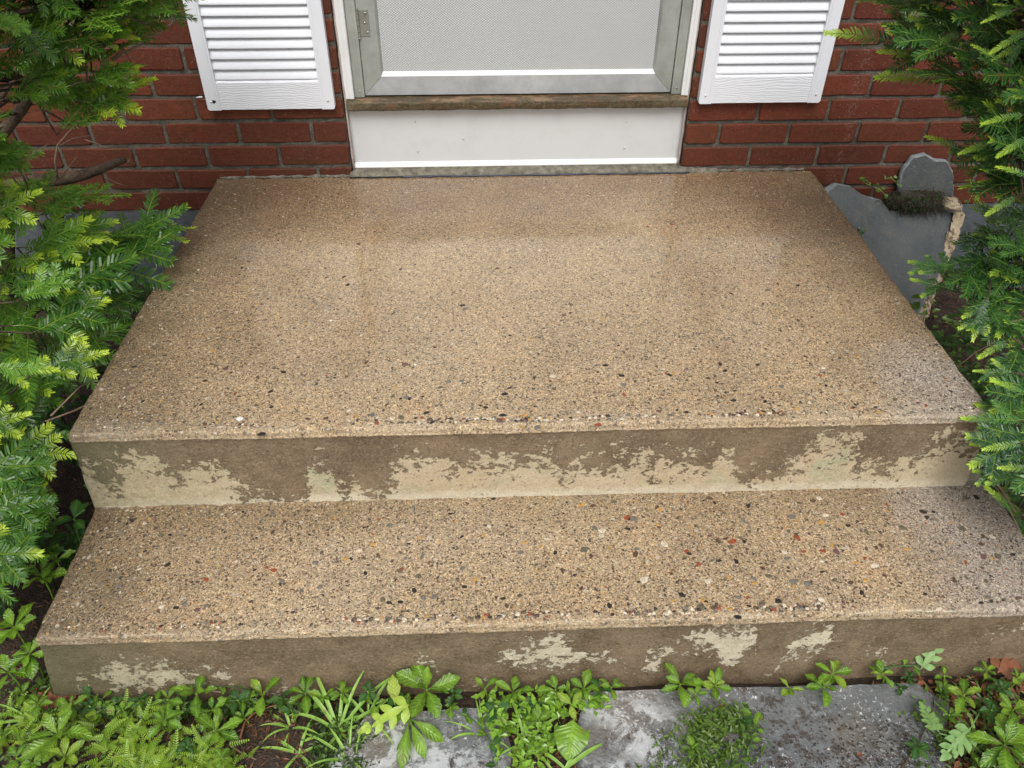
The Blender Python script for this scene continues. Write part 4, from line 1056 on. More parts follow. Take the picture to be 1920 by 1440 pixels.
heroL = [(262,8,372,36,1.98,spL[3],1,1.0),(170,62,266,78,1.9,spL[1],1,1.0),(150,190,268,212,1.95,spL[5],1,1.0),(175,150,262,128,1.9,spL[7],1,1),(-70,300,52,284,1.85,spL[2],1,1),
         (215,455,357,383,2.16,spL[4],1,.985),(205,520,349,432,2.12,spL[6],1,.985),(60,470,175,405,2.0,spL[8],1,1),(90,560,258,470,2.0,spL[0],1,1),(70,620,210,560,1.85,spL[9],1,1),(40,560,150,500,1.8,spL[3],1,1),
         (-10,690,115,700,1.68,spL[1],1,1),(-60,880,110,868,1.62,spL[2],1,1),(-70,820,60,770,1.6,spL[5],1,1),(-50,970,112,945,1.62,spL[6],1,1),(-80,1040,85,1030,1.60,spL[7],1,1),(70,700,205,655,1.82,spL[5],1,1),
         (30,40,110,120,1.8,spL[2],1,1),(60,-40,150,30,1.82,spL[6],1,1),(-20,20,60,60,1.7,spL[0],1,1),(200,-60,330,0,2.0,spL[4],1,1),(80,400,160,350,2.02,spL[0],1,1)]
lm = lambda *uvd: [P(u, v, d=dd) for u, v, dd in uvd]
limbsL = [([(-.98, -.75, .02), (-.90, -.65, .25), (-.80, -.50, .55)]+lm((60,160,2.05),(200,80,2.1),(330,10,2.1)), .022, .004),
          ([(-.98, -.75, .02), (-.85, -.45, .22)]+lm((20,345,2.35),(120,335,2.33),(185,318,2.3),(238,300,2.28)), .026, .008),
          ([(-.98, -.75, .02), (-.80, -.70, .25), (-.62, -.62, .36)]+lm((150,480,2.22),(250,470,2.22)), .018, .004),
          ([(-.98, -.75, .02), (-.78, -.95, .22), (-.62, -1.1, .34), (-.52, -1.3, .40)], .018, .005),
          ([(-.95, -.78, .1), (-.85, -.9, .45), (-.68, -1.0, .62)], .014, .005),
          ([(-.92, -.55, .4), (-.80, -.35, .62)]+lm((60,60,2.1),(150,20,2.0)), .013, .004)]
sL, nL = shrub('yew_shrub', 'bright green yew shrub left of the steps with yellow-green new tips', (-.98, -.75, .0), .45, spL,
           [(A1, 39, posA, .92), (A2, 42, posA, .9), (B1, 41, posB, .97), (B0, 40, posB, .95)], heroL, limbsL, rngL, None)
# bare dead twigs in the gap of the left shrub
def twig(uvd, r, root, mat='twig', name='bare_twig'):
    mb = MB(); mb.tube([P(u, v, d=dd) for u, v, dd in uvd], [r*(1-.55*i/(len(uvd)-1)) for i in range(len(uvd))], 6)
    o = mb.build(name, M[mat], root, True); o.location = -root.location
for t, r in (([(108,338,2.26),(103,300,2.25),(108,272,2.24),(125,252,2.23),(140,236,2.22)], .0030), ([(112,274,2.24),(135,260,2.22),(170,254,2.2)], .0018),
             ([(103,340,2.26),(125,325,2.24),(155,322,2.22)], .0018), ([(115,332,2.25),(130,312,2.23),(145,293,2.22)], .0018),
             ([(240,302,2.28),(240,307,2.27),(243,297,2.26)], .0025), ([(196,330,2.25),(215,342,2.23),(238,349,2.22)], .0014),
             ([(160,262,2.3),(185,270,2.3),(200,277,2.3),(212,272,2.29)], .0016), ([(60,345,2.2),(40,320,2.2),(60,290,2.2),(90,270,2.2)], .0022),
             ([(60,150,1.95),(120,165,1.93),(160,150,1.92)], .0020), ([(0,190,2.1),(60,170,2.08),(90,180,2.06)], .0025), ([(210,110,2.0),(232,92,2.0),(247,118,1.98)], .0022),
             ([(0,165,2.0),(30,150,2.0),(66,146,2.0)], .0030), ([(-20,250,2.1),(40,215,2.1),(75,205,2.05)], .002),
             ([(195,745,1.9),(140,770,1.86),(85,790,1.82)], .0030), ([(95,780,1.85),(150,725,1.88),(200,700,1.92)], .0022), ([(210,112,2.05),(270,80,2.1),(330,38,2.15)], .004)):
    twig(t, r, sL)

rngR = random.Random(77)
C1 = [(1665,-130),(2090,-130),(2090,400),(1890,345),(1850,325),(1830,300),(1815,255),(1812,215),(1800,170),(1752,140),(1720,105),(1668,92),(1690,40),(1655,0)]
D1 = [(1840,400),(1935,360),(2090,380),(2090,980),(1950,930),(1925,905),(1888,850),(1868,790),(1880,735),(1862,655),(1835,590),(1820,530),(1800,470),(1812,420)]
posC = lambda u, v, r: P(u, v, d=2.08-.14*max(0, (u-1720)/200)-.14*r.random()-.0005*max(0, 200-v))
def posD(u, v, r):
    k = max(0, (u-1800)/200); x = 1.43+.10*k+.08*r.random()
    p = P(u, v, x=x); dmax = 2.15-.0008*max(0, v-420)
    return p if (p-CAM).length < dmax else P(u, v, d=dmax-.06*r.random())
longR = [spray_mesh(900+i, .16, 1 if i % 2 else 2, .021, .22+.1*i).mesh('spray', False, (M['yewR'], M['bark'])) for i in range(4)]
single = [spray_mesh(950+i, .12, 0, .021, .8).mesh('spray', False, (M['yewR'], M['bark'])) for i in range(3)]
heroR = [(1690,82,1543,64,2.05,single[0],1,.985),(1790,118,1642,103,2.0,longR[3],1,.98),(1800,150,1640,128,2.02,single[1],1,1),(1810,285,1728,262,1.98,single[2],1,1),(1905,290,1812,268,1.9,longR[2],1,1),
         (1800,512,1702,486,2.08,longR[0],1,1),(1800,548,1706,518,2.06,longR[1],1,1),(1850,560,1812,640,1.92,longR[2],1,1),(1900,700,1822,700,1.85,longR[3],1,1),(1915,790,1798,778,1.78,longR[1],1,1),
         (1920,850,1818,822,1.76,longR[2],1,1),(1930,900,1822,878,1.74,longR[0],1,1),(1900,960,1850,905,1.74,single[1],1,1),(1935,340,1830,345,1.92,spR[4],1,1),(1860,90,1742,22,1.92,longR[3],1,1),
         (1880,60,1800,110,1.85,spR[2],1,1),(1850,170,1760,180,1.95,spR[7],1,1),(1880,235,1800,232,1.9,spR[3],1,1),(1960,60,1860,120,1.75,longR[3],1,1),(1780,20,1690,52,2.05,spR[6],1,1),(1760,60,1670,92,2.05,spR[1],1,1),
         (1960,180,1890,160,1.75,longR[2],1,1),(1900,20,1838,45,1.68,single[0],1,1),(1925,60,1850,95,1.66,single[1],1,1),(1880,120,1815,88,1.72,single[2],1,1),(1920,215,1838,235,1.72,single[0],1,1),(1935,255,1862,290,1.7,single[1],1,1),
         (1930,330,1862,318,1.72,single[2],1,1),(1800,60,1735,100,1.85,single[0],1,1),(1760,20,1712,55,1.9,single[1],1,1),(1925,-20,1850,5,1.66,single[2],1,1),(1870,265,1795,292,1.85,single[0],1,1),
         (1905,370,1842,400,1.8,single[1],1,1),(1890,640,1828,668,1.85,single[1],1,1),(1925,740,1858,715,1.75,single[0],1,1),(1915,830,1842,852,1.72,single[2],1,1),(1940,880,1868,880,1.7,single[0],1,1),(1940,480,1850,440,1.9,spR[0],1,1),(1930,20,1860,10,1.7,longR[3],1,1)]
limbsR = [([(1.95, -.72, .02), (1.86, -.6, .3), (1.72, -.5, .55)]+lm((1860,230,2.1),(1800,110,2.12),(1700,60,2.15)), .022, .004),
          ([(1.95, -.72, .02), (1.80, -.7, .2), (1.66, -.7, .33)]+lm((1850,500,2.15),(1800,510,2.15)), .017, .004),
          ([(1.95, -.72, .02), (1.75, -.95, .2), (1.58, -1.1, .33), (1.50, -1.2, .40)], .017, .004),
          ([(1.90, -.65, .3), (1.75, -.3, .6)]+lm((1900,100,2.1),(1860,20,2.05)), .014, .004)]
sR, nR = shrub('yew_shrub', 'darker blue-green yew shrub right of the steps reaching over the slates', (1.95, -.72, .0), .45, spR,
           [(C1, 36, posC, .95), (D1, 37, posD, .9)], heroR, limbsR, rngR, None)
twig([(1905,960,1.80),(1870,905,1.80),(1850,870,1.80),(1838,850,1.79)], .0022, sR); twig([(1835,590,2.0),(1870,610,1.96),(1920,598,1.92)], .0018, sR)
twig([(1780,700,2.0),(1830,660,2.0),(1905,620,1.95)], .0016, sR); twig([(1838,880,1.82),(1880,930,1.82),(1915,1000,1.84)], .0025, sR)

# ================================================================ LEAFY PLANTS
def leaf_mesh(L, w, obov=.62, ser=0.0, fold=.25, curl=.25, age=0., seed=0, n=9, lobes=0):
    """leaf along +X with midrib fold, curl and optionally toothed or lobed margin"""
    rng = random.Random(seed); mb = MB(); vs = []; cols = []; ph = rng.uniform(0, 6)
    for i in range(n+1):
        t = i/n
        if t < obov: ww = sin(pi/2*(t/obov))**1.5
        else: ww = cos(pi/2*((t-obov)/(1-obov)))**.75 if t < 1 else 0
        if ser and t > .45: ww *= 1 + ser*(1 if i % 2 else -1)
        if lobes: ww *= (.38+.62*abs(sin(pi*lobes*t))**.6)
        ww = max(ww, .03)*w*.5; x = L*t - (L*curl*.15*t*t); z = -curl*L*t*t*.6 + .03*L*sin(3*t)
        tw = rng.uniform(-.04, .04)
        for s, edge in ((-1, 1), (-.5, .5), (0, 0), (.5, .5), (1, 1)):
            vs.append((x+.0, s*ww + .05*L*sin(ph+2.2*t)*t, z + abs(s)*ww*fold + tw*ww*s + (abs(s) == 1)*ww*.16*sin(ph+11*t+s))); cols.append((age*(1-.4*rng.random()), rng.random()*.5 + .25, edge if s else 0))
    fs = [(i*5+j, (i+1)*5+j, (i+1)*5+j+1, i*5+j+1) for i in range(n) for j in range(4)]
    mb.addc(vs, fs, cols); mb.q = [(i/n, e) for i in range(n+1) for e in (1, .5, 0, .5, 1)]; return mb
def mk(mat, name='leaf', **k): return leaf_mesh(**k).mesh(name, True, (M[mat],))
PA = [mk('pachy', L=.050, w=.022, obov=.66, ser=.10, fold=.30, curl=c, age=a, seed=i, n=12) for i, (c, a) in enumerate([(.25, 0), (.45, .05), (.15, .15), (.6, 0)])]
PAy = [mk('pachy', L=.042, w=.018, obov=.62, ser=.08, fold=.4, curl=c, age=.55, seed=i+9, n=12) for i, c in enumerate((.1, .3))]
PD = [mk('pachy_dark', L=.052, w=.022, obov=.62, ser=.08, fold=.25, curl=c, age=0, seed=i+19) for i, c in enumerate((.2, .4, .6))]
stem_mesh = {}
def rosette(name, label, base, top, n, size, meshes, rng, group=None, cat='plant', elev=(.15, .75), stemmat='pachy'):
    """whorl of leaves on a short bent stem"""
    root = empty(name, base); tag(root, label, cat, group); b = Vector(base); t = Vector(top)-b
    mb = MB(); mb.tube([(0, 0, -.01), tuple(t*.5+Vector((.003, 0, .002))), tuple(t)], [.0020, .0016, .0012], 6, (0, .3, 1)); mb.build('stem', M[stemmat], root, True)
    a0 = rng.uniform(0, 6.28)
    for i in range(n):
        inner = i >= n*.6; an = a0 + i*2.4 + rng.uniform(-.25, .25); el = rng.uniform(*elev)*(1.5 if inner else .65)
        o = mobj('leaf', rng.choice(meshes), root); o.location = t - Vector((0, 0, .004 if not inner else 0))
        o.rotation_euler = (rng.uniform(-.35, .35), -el, an); s = size/.050*(.72 if inner else 1)*rng.uniform(.8, 1.12); o.scale = (s, s*rng.uniform(.85, 1.15), s)
    return root
rp = random.Random(3)
def pl(u, v, h=.05):
    """ground base under a crown seen at (u, v) at height h"""
    t = P(u, v, z=h); return (t.x+rp.uniform(-.01, .01), t.y+rp.uniform(-.012, .004) if t.y > -1.44 else t.y, 0), t
specs = [ # u, v, height, leaves, size, bright?, label
 (498,1272,.045,5,.040,1,'light green rosette with one tall rounded leaf against the riser, left of the grass tuft'),
 (572,1296,.042,6,.040,0,'green rosette touching the base of the grass tuft'),
 (800,1292,.055,8,.058,0,'largest glossy rosette in the middle of the bottom riser'),
 (908,1290,.040,4,.030,1,'small rosette right of the largest glossy rosette'),
 (962,1296,.040,6,.036,0,'broad-leaved rosette above the dark hole between the flagstones'),
 (1042,1292,.040,6,.034,0,'small crowded rosette under the riser paint patch'),
 (1095,1290,.042,6,.036,0,'crowded rosette left of the puddled flagstone corner'),
 (1146,1288,.030,6,.028,0,'low dark little rosette at the left edge of the wet bluestone'),
 (1276,1282,.050,7,.044,0,'rosette with drooping leaves above the olive weed clump'),
 (1342,1284,.040,7,.036,1,'pale rosette right beside the drooping one at the riser foot'),
 (1482,1290,.030,4,.034,1,'small four-leaved sprig alone on the wet bluestone'),
 (1562,1262,.060,7,.042,1,'tall pale-edged rosette in front of the cream paint patch at right'),
 (1545,1288,.035,6,.038,0,'lower rosette crowding beneath the tall pale-edged one'),
 (1655,1262,.042,6,.030,1,'little rosette with one long lower leaf by the mulch edge'),
 (1808,1302,.060,7,.042,1,'open five-leaved pale rosette standing on the brown mulch'),
 (1885,1395,.060,11,.062,0,'big dark green many-leaved rosette in the bottom right corner'),
 (1840,1238,.030,6,.028,1,'tiny rosette behind the grey-green lobed leaf'),
 (320,1290,.040,6,.034,0,'dark rosette at the riser foot left of the red twig'),
 (372,1282,.055,6,.044,0,'rosette with a broad upright leaf over the left riser foot'),
 (398,1330,.035,5,.036,0,'rosette among the weeds above the lime moss'),
 (405,1370,.040,7,.044,0,'glossy rosette at the right edge of the lime moss carpet'),
 (455,1345,.030,5,.030,0,'small rosette by the bare muddy patch'),
 (305,1350,.045,6,.036,0,'rosette sunk in the middle of the lime moss'),
 (108,1378,.055,8,.058,0,'big toothed bright rosette in the bottom left corner'),
 (120,1418,.060,6,.050,1,'overlapping yellow-green rosette below the big toothed one'),
 (150,1278,.030,6,.032,0,'low rosette by the brown scaly litter at bottom left'),
 (105,1048,.11,6,.044,0,'rosette with a leaf reaching over the lower step corner'),
 (78,1078,.10,8,.048,0,'spread-out rosette beside the lower step under the left yew'),
 (25,1175,.08,8,.050,0,'glossy large-leaved rosette at the left picture edge'),
 (55,1225,.07,8,.046,0,'glossy rosette tucked at the front left corner of the lower step'),
 (15,1260,.06,7,.044,0,'rosette low at the left edge below the step corner'),
 (1900,1330,.05,7,.040,0,'dark rosette at the right edge above the big corner one'),
 (1745,1215,.02,4,.022,1,'tiny sprout beside the grey-green lobed leaf stalk')]
for u, v, h, n, s, br, lab in specs:
    b, t = pl(u, v, h)
    if b[1] > -1.455 and -.4 < b[0] < 1.4: b = (b[0], -1.458, 0); t = Vector((t.x, min(t.y, -1.45), t.z))
    rosette('rosette_plant', lab, b, t, n, s, PAy+PA[:1] if br else PA, rp)
# smaller filler plants between the named ones
PS = [mk('pachy', L=.050, w=.030, obov=.5, ser=.05, fold=.2, curl=.3, age=.05, seed=140+i, n=8) for i in range(2)] + [mk('pachy_dark', L=.05, w=.026, obov=.5, ser=.1, fold=.2, curl=.4, seed=150+i, n=8) for i in range(2)] + PA[:2]
rf_ = random.Random(41)
for k_, (u, v, s_) in enumerate([(180,1290,.022),(230,1285,.026),(262,1300,.020),(285,1275,.022),(345,1312,.024),(430,1290,.020),(445,1312,.026),(470,1300,.018),(528,1305,.022),(545,1330,.020),(610,1290,.026),(640,1300,.030),(690,1292,.024),(700,1320,.028),(735,1300,.026),(760,1330,.030),(850,1300,.022),(845,1325,.020),(930,1330,.028),(945,1360,.030),(990,1325,.026),(1010,1350,.028),(1030,1320,.022),(975,1350,.026),(1075,1312,.024),(1120,1310,.022),(1125,1290,.024),(1000,1405,.024),(1030,1390,.020),(1305,1300,.022),(1320,1360,.020),(1375,1340,.020),(1395,1350,.018),(1300,1400,.022),(1345,1410,.020),(70,1320,.024),(40,1300,.026),(30,1420,.030),(185,1330,.022),(230,1330,.022),(60,1430,.026),(415,1420,.024),(350,1400,.022),(1690,1290,.018),(1780,1340,.024),(1720,1400,.024),(1860,1330,.026),(1840,1440,.030),(1770,1290,.020),(1880,1290,.024),(1910,1270,.024),(1700,1258,.018)]):
    b, t = pl(u, v, rf_.uniform(.02, .05))
    if b[1] > -1.455 and -.4 < b[0] < 1.4: b = (b[0], -1.460, 0); t = Vector((t.x, min(t.y, -1.452), t.z))
    side_ = 'left half' if u < 900 else 'right half'
    rosette('seedling', 'little seedling among the weeds in front of the bottom riser, %s of the picture' % side_, b, t, rf_.choice((4, 5, 6, 7)), s_, PS[:2]+PS[4:] if rf_.random() < .6 else PS[2:4], rf_, 'seedlings in front of the bottom riser, %s' % side_)
# dark ones in the shade beneath the shrubs
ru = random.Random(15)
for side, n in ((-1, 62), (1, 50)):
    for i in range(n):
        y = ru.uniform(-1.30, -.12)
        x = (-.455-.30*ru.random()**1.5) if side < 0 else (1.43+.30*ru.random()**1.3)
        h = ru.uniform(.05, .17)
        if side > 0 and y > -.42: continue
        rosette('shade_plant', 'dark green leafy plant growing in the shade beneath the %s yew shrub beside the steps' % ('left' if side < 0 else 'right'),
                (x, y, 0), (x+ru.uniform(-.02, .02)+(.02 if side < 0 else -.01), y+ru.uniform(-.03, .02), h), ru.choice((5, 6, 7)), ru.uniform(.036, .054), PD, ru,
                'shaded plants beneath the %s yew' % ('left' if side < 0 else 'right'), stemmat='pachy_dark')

# grass tufts
def blade_mb(p0, d0, L, w, droop, rng, age=0.):
    mb = MB(); p = Vector(p0); d = Vector(d0).normalized(); N = 12; vs = []; cols = []
    s = Vector((-d.y, d.x, 0)); s = s.normalized() if s.length > .1 else Vector((1, 0, 0))
    for i in range(N+1):
        t = i/N; ww = w*.5*(sin(pi*min(1, .12+t*.55))**.6)*(1-t**2.6)+.0001
        n = d.cross(s).normalized()
        vs += [p - s*ww + n*ww*.4, p, p + s*ww + n*ww*.4]; cols += [(age*t, .5+.3*rng.random(), 1), (age*t, .5, .2), (age*t, .5+.3*rng.random(), 1)]
        p = p + d*L/N; d = (d + Vector((0, 0, -droop/N*(.4+1.4*t)))).normalized()
    mb.addc(vs, [(i*3+j, (i+1)*3+j, (i+1)*3+j+1, i*3+j+1) for i in range(N) for j in range(2)], cols); return mb
def tuft(base, blades, label, rng):
    root = empty('grass_tuft', base); tag(root, label, 'grass tuft', 'grass tufts in front of the bottom step')
    for (an, el, L, w, dr) in blades:
        b = blade_mb((0, 0, -.004), (cos(an)*cos(el), sin(an)*cos(el), sin(el)), L, w, dr, rng); b.build('blade', M['grass'], root, True)
gr = random.Random(4)
tb_ = P(635, 1372, z=0.0)
tuft((tb_.x, tb_.y, 0), [(2.05,.75,.16,.0085,1.9),(2.35,.85,.14,.0085,2.2),(.75,.6,.15,.0080,1.2),(.45,.5,.13,.0075,1.6),(1.1,.85,.13,.0070,1.2),(3.4,.35,.08,.0080,1.2),(4.3,.4,.09,.0075,1.2),(5.0,.5,.10,.0075,1.6),(5.6,.35,.09,.0070,1.2),(2.9,.9,.12,.0075,2.4),(.1,.45,.10,.0070,1.4),(1.5,.7,.13,.0075,1.8),(4.7,.2,.07,.007,.6)], 'biggest light green grass tuft with long arching blades, left of the middle', gr)
tb_ = P(560, 1412, z=0.0)
tuft((tb_.x, tb_.y, 0), [(2.6,.3,.07,.0065,1.0),(3.0,.5,.08,.006,1.4),(.3,.3,.06,.006,1.0),(5.5,.4,.07,.006,1.2),(4.2,.4,.07,.006,1.2),(1.3,.6,.07,.006,1.4)], 'short grass tuft on the muddy gap at the bottom', gr)
tb_ = P(985, 1392, z=0.012)
tuft((tb_.x, tb_.y, .012), [(.55,.55,.13,.006,2.2),(2.5,.75,.12,.0065,2.2),(.2,.35,.10,.005,1.4),(5.4,.4,.10,.0055,1.5),(4.9,.5,.09,.006,1.8),(1.9,.9,.10,.0055,2.3),(3.6,.4,.07,.005,1.2)], 'thin-bladed grass tuft growing among the weeds over the middle flagstone', gr)
tb_ = P(1060, 1440, z=0.012)
tuft((tb_.x, tb_.y, .012), [(.5,.35,.09,.009,.9),(.9,.4,.09,.008,1.0),(2.5,.4,.07,.007,1.2),(5.8,.3,.08,.007,1.0)], 'broad-bladed grass tuft cut by the bottom edge of the picture', gr)
tb_ = P(1238, 1405, z=0.0)
tuft((tb_.x, tb_.y, 0), [(3.1,.25,.07,.004,.8),(2.8,.4,.06,.004,1.2),(3.5,.3,.06,.004,1.0),(4.2,.3,.05,.004,1.0)], 'wispy little grass tuft left of the olive weed clump', gr)

for (u_, v_, sc_, lb_) in ((690, 1345, 1.0, 'slim grass tuft tangled in front of the yellowing lobed leaf'), (655, 1425, 1.1, 'ragged grass tuft at the bottom edge below the biggest tuft'), (545, 1365, .8, 'sparse grass tuft left of the biggest tuft over the mud'),
                            (250, 1310, .7, 'small grass tuft above the lime moss carpet'), (905, 1380, .8, 'small grass tuft between the two flagstones'), (1830, 1400, .8, 'small grass tuft in the right mulch bed'), (1360, 1375, .7, 'grass sprouting through the olive weed clump'), (60, 1350, .8, 'small grass tuft in the bottom left corner')):
    q_ = P(u_, v_, z=0.0)
    tuft((q_.x, q_.y, 0), [(gr.uniform(0, 6.28), gr.uniform(.25, 1.0), gr.uniform(.05, .11)*sc_, gr.uniform(.0035, .0065), gr.uniform(1., 2.4)) for _ in range(11)], lb_, gr)
def vine(pts, lb_, n_, rng):
    w_ = [P(u, v, z=h) for u, v, h in pts]; root = empty('creeping_plant', (w_[0].x, w_[0].y, 0)); tag(root, lb_, 'plant'); b = root.location.copy()
    q = []
    for i in range(len(w_)-1):
        for j in range(4): q.append(w_[i].lerp(w_[i+1], j/4)-b + Vector((0, 0, .004*sin(i*4+j))))
    q.append(w_[-1]-b); mb = MB(); mb.tube(q, [.0011]*len(q), 5, (0, .6, 1)); mb.build('stem', M['pachy_dark'], root, True)
    for i in range(n_):
        p = q[int(i/n_*(len(q)-1))]; o = mobj('leaf', rng.choice(PS), root); o.location = p; o.rotation_euler = (rng.uniform(-.4, .4), rng.uniform(-.7, .1), rng.uniform(0, 6.28)); s_ = rng.uniform(.25, .5); o.scale = (s_, s_, s_)
vine([(250,1280,.01),(300,1290,.02),(360,1284,.03),(420,1286,.03),(480,1296,.01)], 'thin creeping vine along the left foot of the bottom riser', 16, gr)
vine([(395,1320,.02),(440,1312,.03),(480,1312,.03),(510,1325,.02)], 'short vine with tiny leaves over the muddy patch', 12, gr)
vine([(1600,1255,.01),(1650,1248,.02),(1710,1250,.03),(1790,1240,.02),(1860,1236,.01)], 'creeping vine along the right foot of the bottom riser', 16, gr)
vine([(870,1340,.02),(900,1360,.03),(925,1400,.03),(935,1445,.01)], 'creeping stem hanging over the gap between the flagstones', 14, gr)
vine([(1405,1330,.02),(1420,1365,.03),(1400,1410,.03),(1420,1450,.01)], 'creeping stem at the right side of the olive weed clump', 14, gr)
vine([(150,1300,.02),(190,1310,.03),(215,1345,.03),(200,1390,.02)], 'creeping stem left of the lime moss carpet', 14, gr)
# lobed leaves: a pinnate frond and friends
def frond_mesh(L, pairs, lobeL, lobeW, mat, seed, curl=.25, joined=True):
    rng = random.Random(seed); mb = MB()
    for i in range(pairs):
        t = .12+.80*i/(pairs-1) if pairs > 1 else .5; x = L*t; z = -curl*L*t*t*.5
        for s in (-1, 1):
            ll = lobeL*(sin(pi*(.25+.68*t))**.8)*rng.uniform(.85, 1.1); an = s*radians(58-22*t)
            lf = leaf_mesh(ll, lobeW*(.75+.5*(1-t)), .5, 0, .1, .2, 0, seed*7+i, 6); ca, sa = cos(an), sin(an)
            mb.addc([(x+a*ca-b*sa, a*sa+b*ca, z+c) for a, b, c in lf.v], lf.f, lf.c)
    lf = leaf_mesh(lobeL*.8, lobeW*.9, .45, 0, .1, .2, 0, seed, 6); mb.addc([(L*.92+a, b, -curl*L*.5*.84+c) for a, b, c in lf.v], lf.f, lf.c)
    if joined:
        lf = leaf_mesh(L*.98, lobeW*1.1, .5, 0, .1, curl, 0, seed, 8); mb.addc(lf.v, lf.f, lf.c)
    return mb.mesh('leaf', True, (M[mat],))
def single_leaf(name, label, cat, base, tip, me, up=(0, -.3, 1), stalk=None, mat='greygreen'):
    root = empty(name, base); tag(root, label, cat); b = Vector(base); t = Vector(tip)
    d = (t-b); Lm = max(v.co.x for v in me.vertices); s0 = Vector(stalk) if stalk is not None else None
    o = mobj('leaf', me, root); dd = d.normalized(); s = Vector(up).cross(dd).normalized(); u = dd.cross(s)
    o.matrix_basis = Matrix((dd, s, u)).transposed().to_4x4() @ Matrix.Scale(d.length/Lm, 4)
    if s0 is not None:
        mb = MB(); mb.tube([s0-b, (s0-b)*.45+Vector((0, 0, .012)), (0, 0, 0)], [.0016, .0014, .001], 6, (0, .4, 1)); mb.build('stalk', M[mat], root, True)
    return root
fm = frond_mesh(.075, 4, .032, .013, 'greygreen', 5); fm2 = frond_mesh(.09, 5, .038, .016, 'greygreen', 8); fy = frond_mesh(.09, 4, .034, .014, 'yellowleaf', 6)
single_leaf('lobed_leaf_plant', 'grey-green deeply lobed leaf lying against the riser at right', 'plant', P(1725, 1256, z=.030), P(1768, 1192, z=.085), fm, stalk=P(1690, 1252, z=.01))
single_leaf('lobed_leaf_plant', 'large pale lobed leaf drooping over the mulch at bottom right', 'plant', P(1822, 1362, z=.05), P(1768, 1425, z=.04), fm2, stalk=P(1838, 1330, z=.0))
single_leaf('lobed_leaf_plant', 'ruffled lobed leaf at the left border of the right mulch bed', 'plant', P(1762, 1375, z=.05), P(1725, 1310, z=.05), fm2, stalk=P(1790, 1400, z=.0))
single_leaf('lobed_leaf_plant', 'yellowing long lobed leaf hanging over the puddle beside the grass tuft', 'plant', P(775, 1318, z=.055), P(668, 1372, z=.045), fy, stalk=P(795, 1330, z=.0), mat='yellowleaf')
lo = [mk('pachy', L=.062, w=.020, obov=.6, ser=.06, fold=.2, curl=.35, age=.12, seed=61), mk('yellowleaf', L=.045, w=.020, obov=.5, ser=.1, fold=.15, curl=.2, age=.3, seed=62, lobes=0), mk('pachy', L=.055, w=.05, obov=.35, ser=.04, fold=.10, curl=.3, age=0, seed=63)]
for (bu, bv, tu, tv, h0, h1, me, nm, lb) in (
   (770,1355,800,1418,.045,.03,lo[0],'drooping_leaf_plant','long green leaf drooping onto the bright puddle, lower of three'),
   (765,1358,755,1440,.045,.03,lo[0],'drooping_leaf_plant','long green leaf hanging straight down past the picture edge'),
   (772,1350,835,1385,.045,.03,lo[0],'drooping_leaf_plant','long yellow-tipped leaf pointing right over the puddle'),
   (740,1320,738,1264,.05,.075,lo[1],'yellow_leaf_plant','pale yellow-green upright leaf in front of the riser beside the large rosette'),
   (1072,1322,1045,1296,.05,.055,lo[1],'yellow_leaf_plant','pale yellow lobe of a leaf pointing up-left by the bluestone'),
   (1072,1322,1092,1298,.05,.055,lo[1],'yellow_leaf_plant','pale yellow lobe of a leaf pointing up-right by the bluestone'),
   (1070,1320,1076,1350,.05,.045,lo[1],'yellow_leaf_plant','pale yellow lobe of a leaf pointing down by the bluestone'),
   (1075,1350,1068,1424,.05,.035,lo[2],'ivy_plant','broad dark green ivy-like leaf over the middle flagstone'),
   (1870,1405,1905,1440,.06,.04,lo[0],'drooping_leaf_plant','long leaf at the bottom right picture corner')):
    a = P(bu, bv, z=h0); single_leaf(nm, lb, 'plant', a, P(tu, tv, z=h1), me, stalk=Vector((a.x, a.y+.01, 0)), mat='pachy')

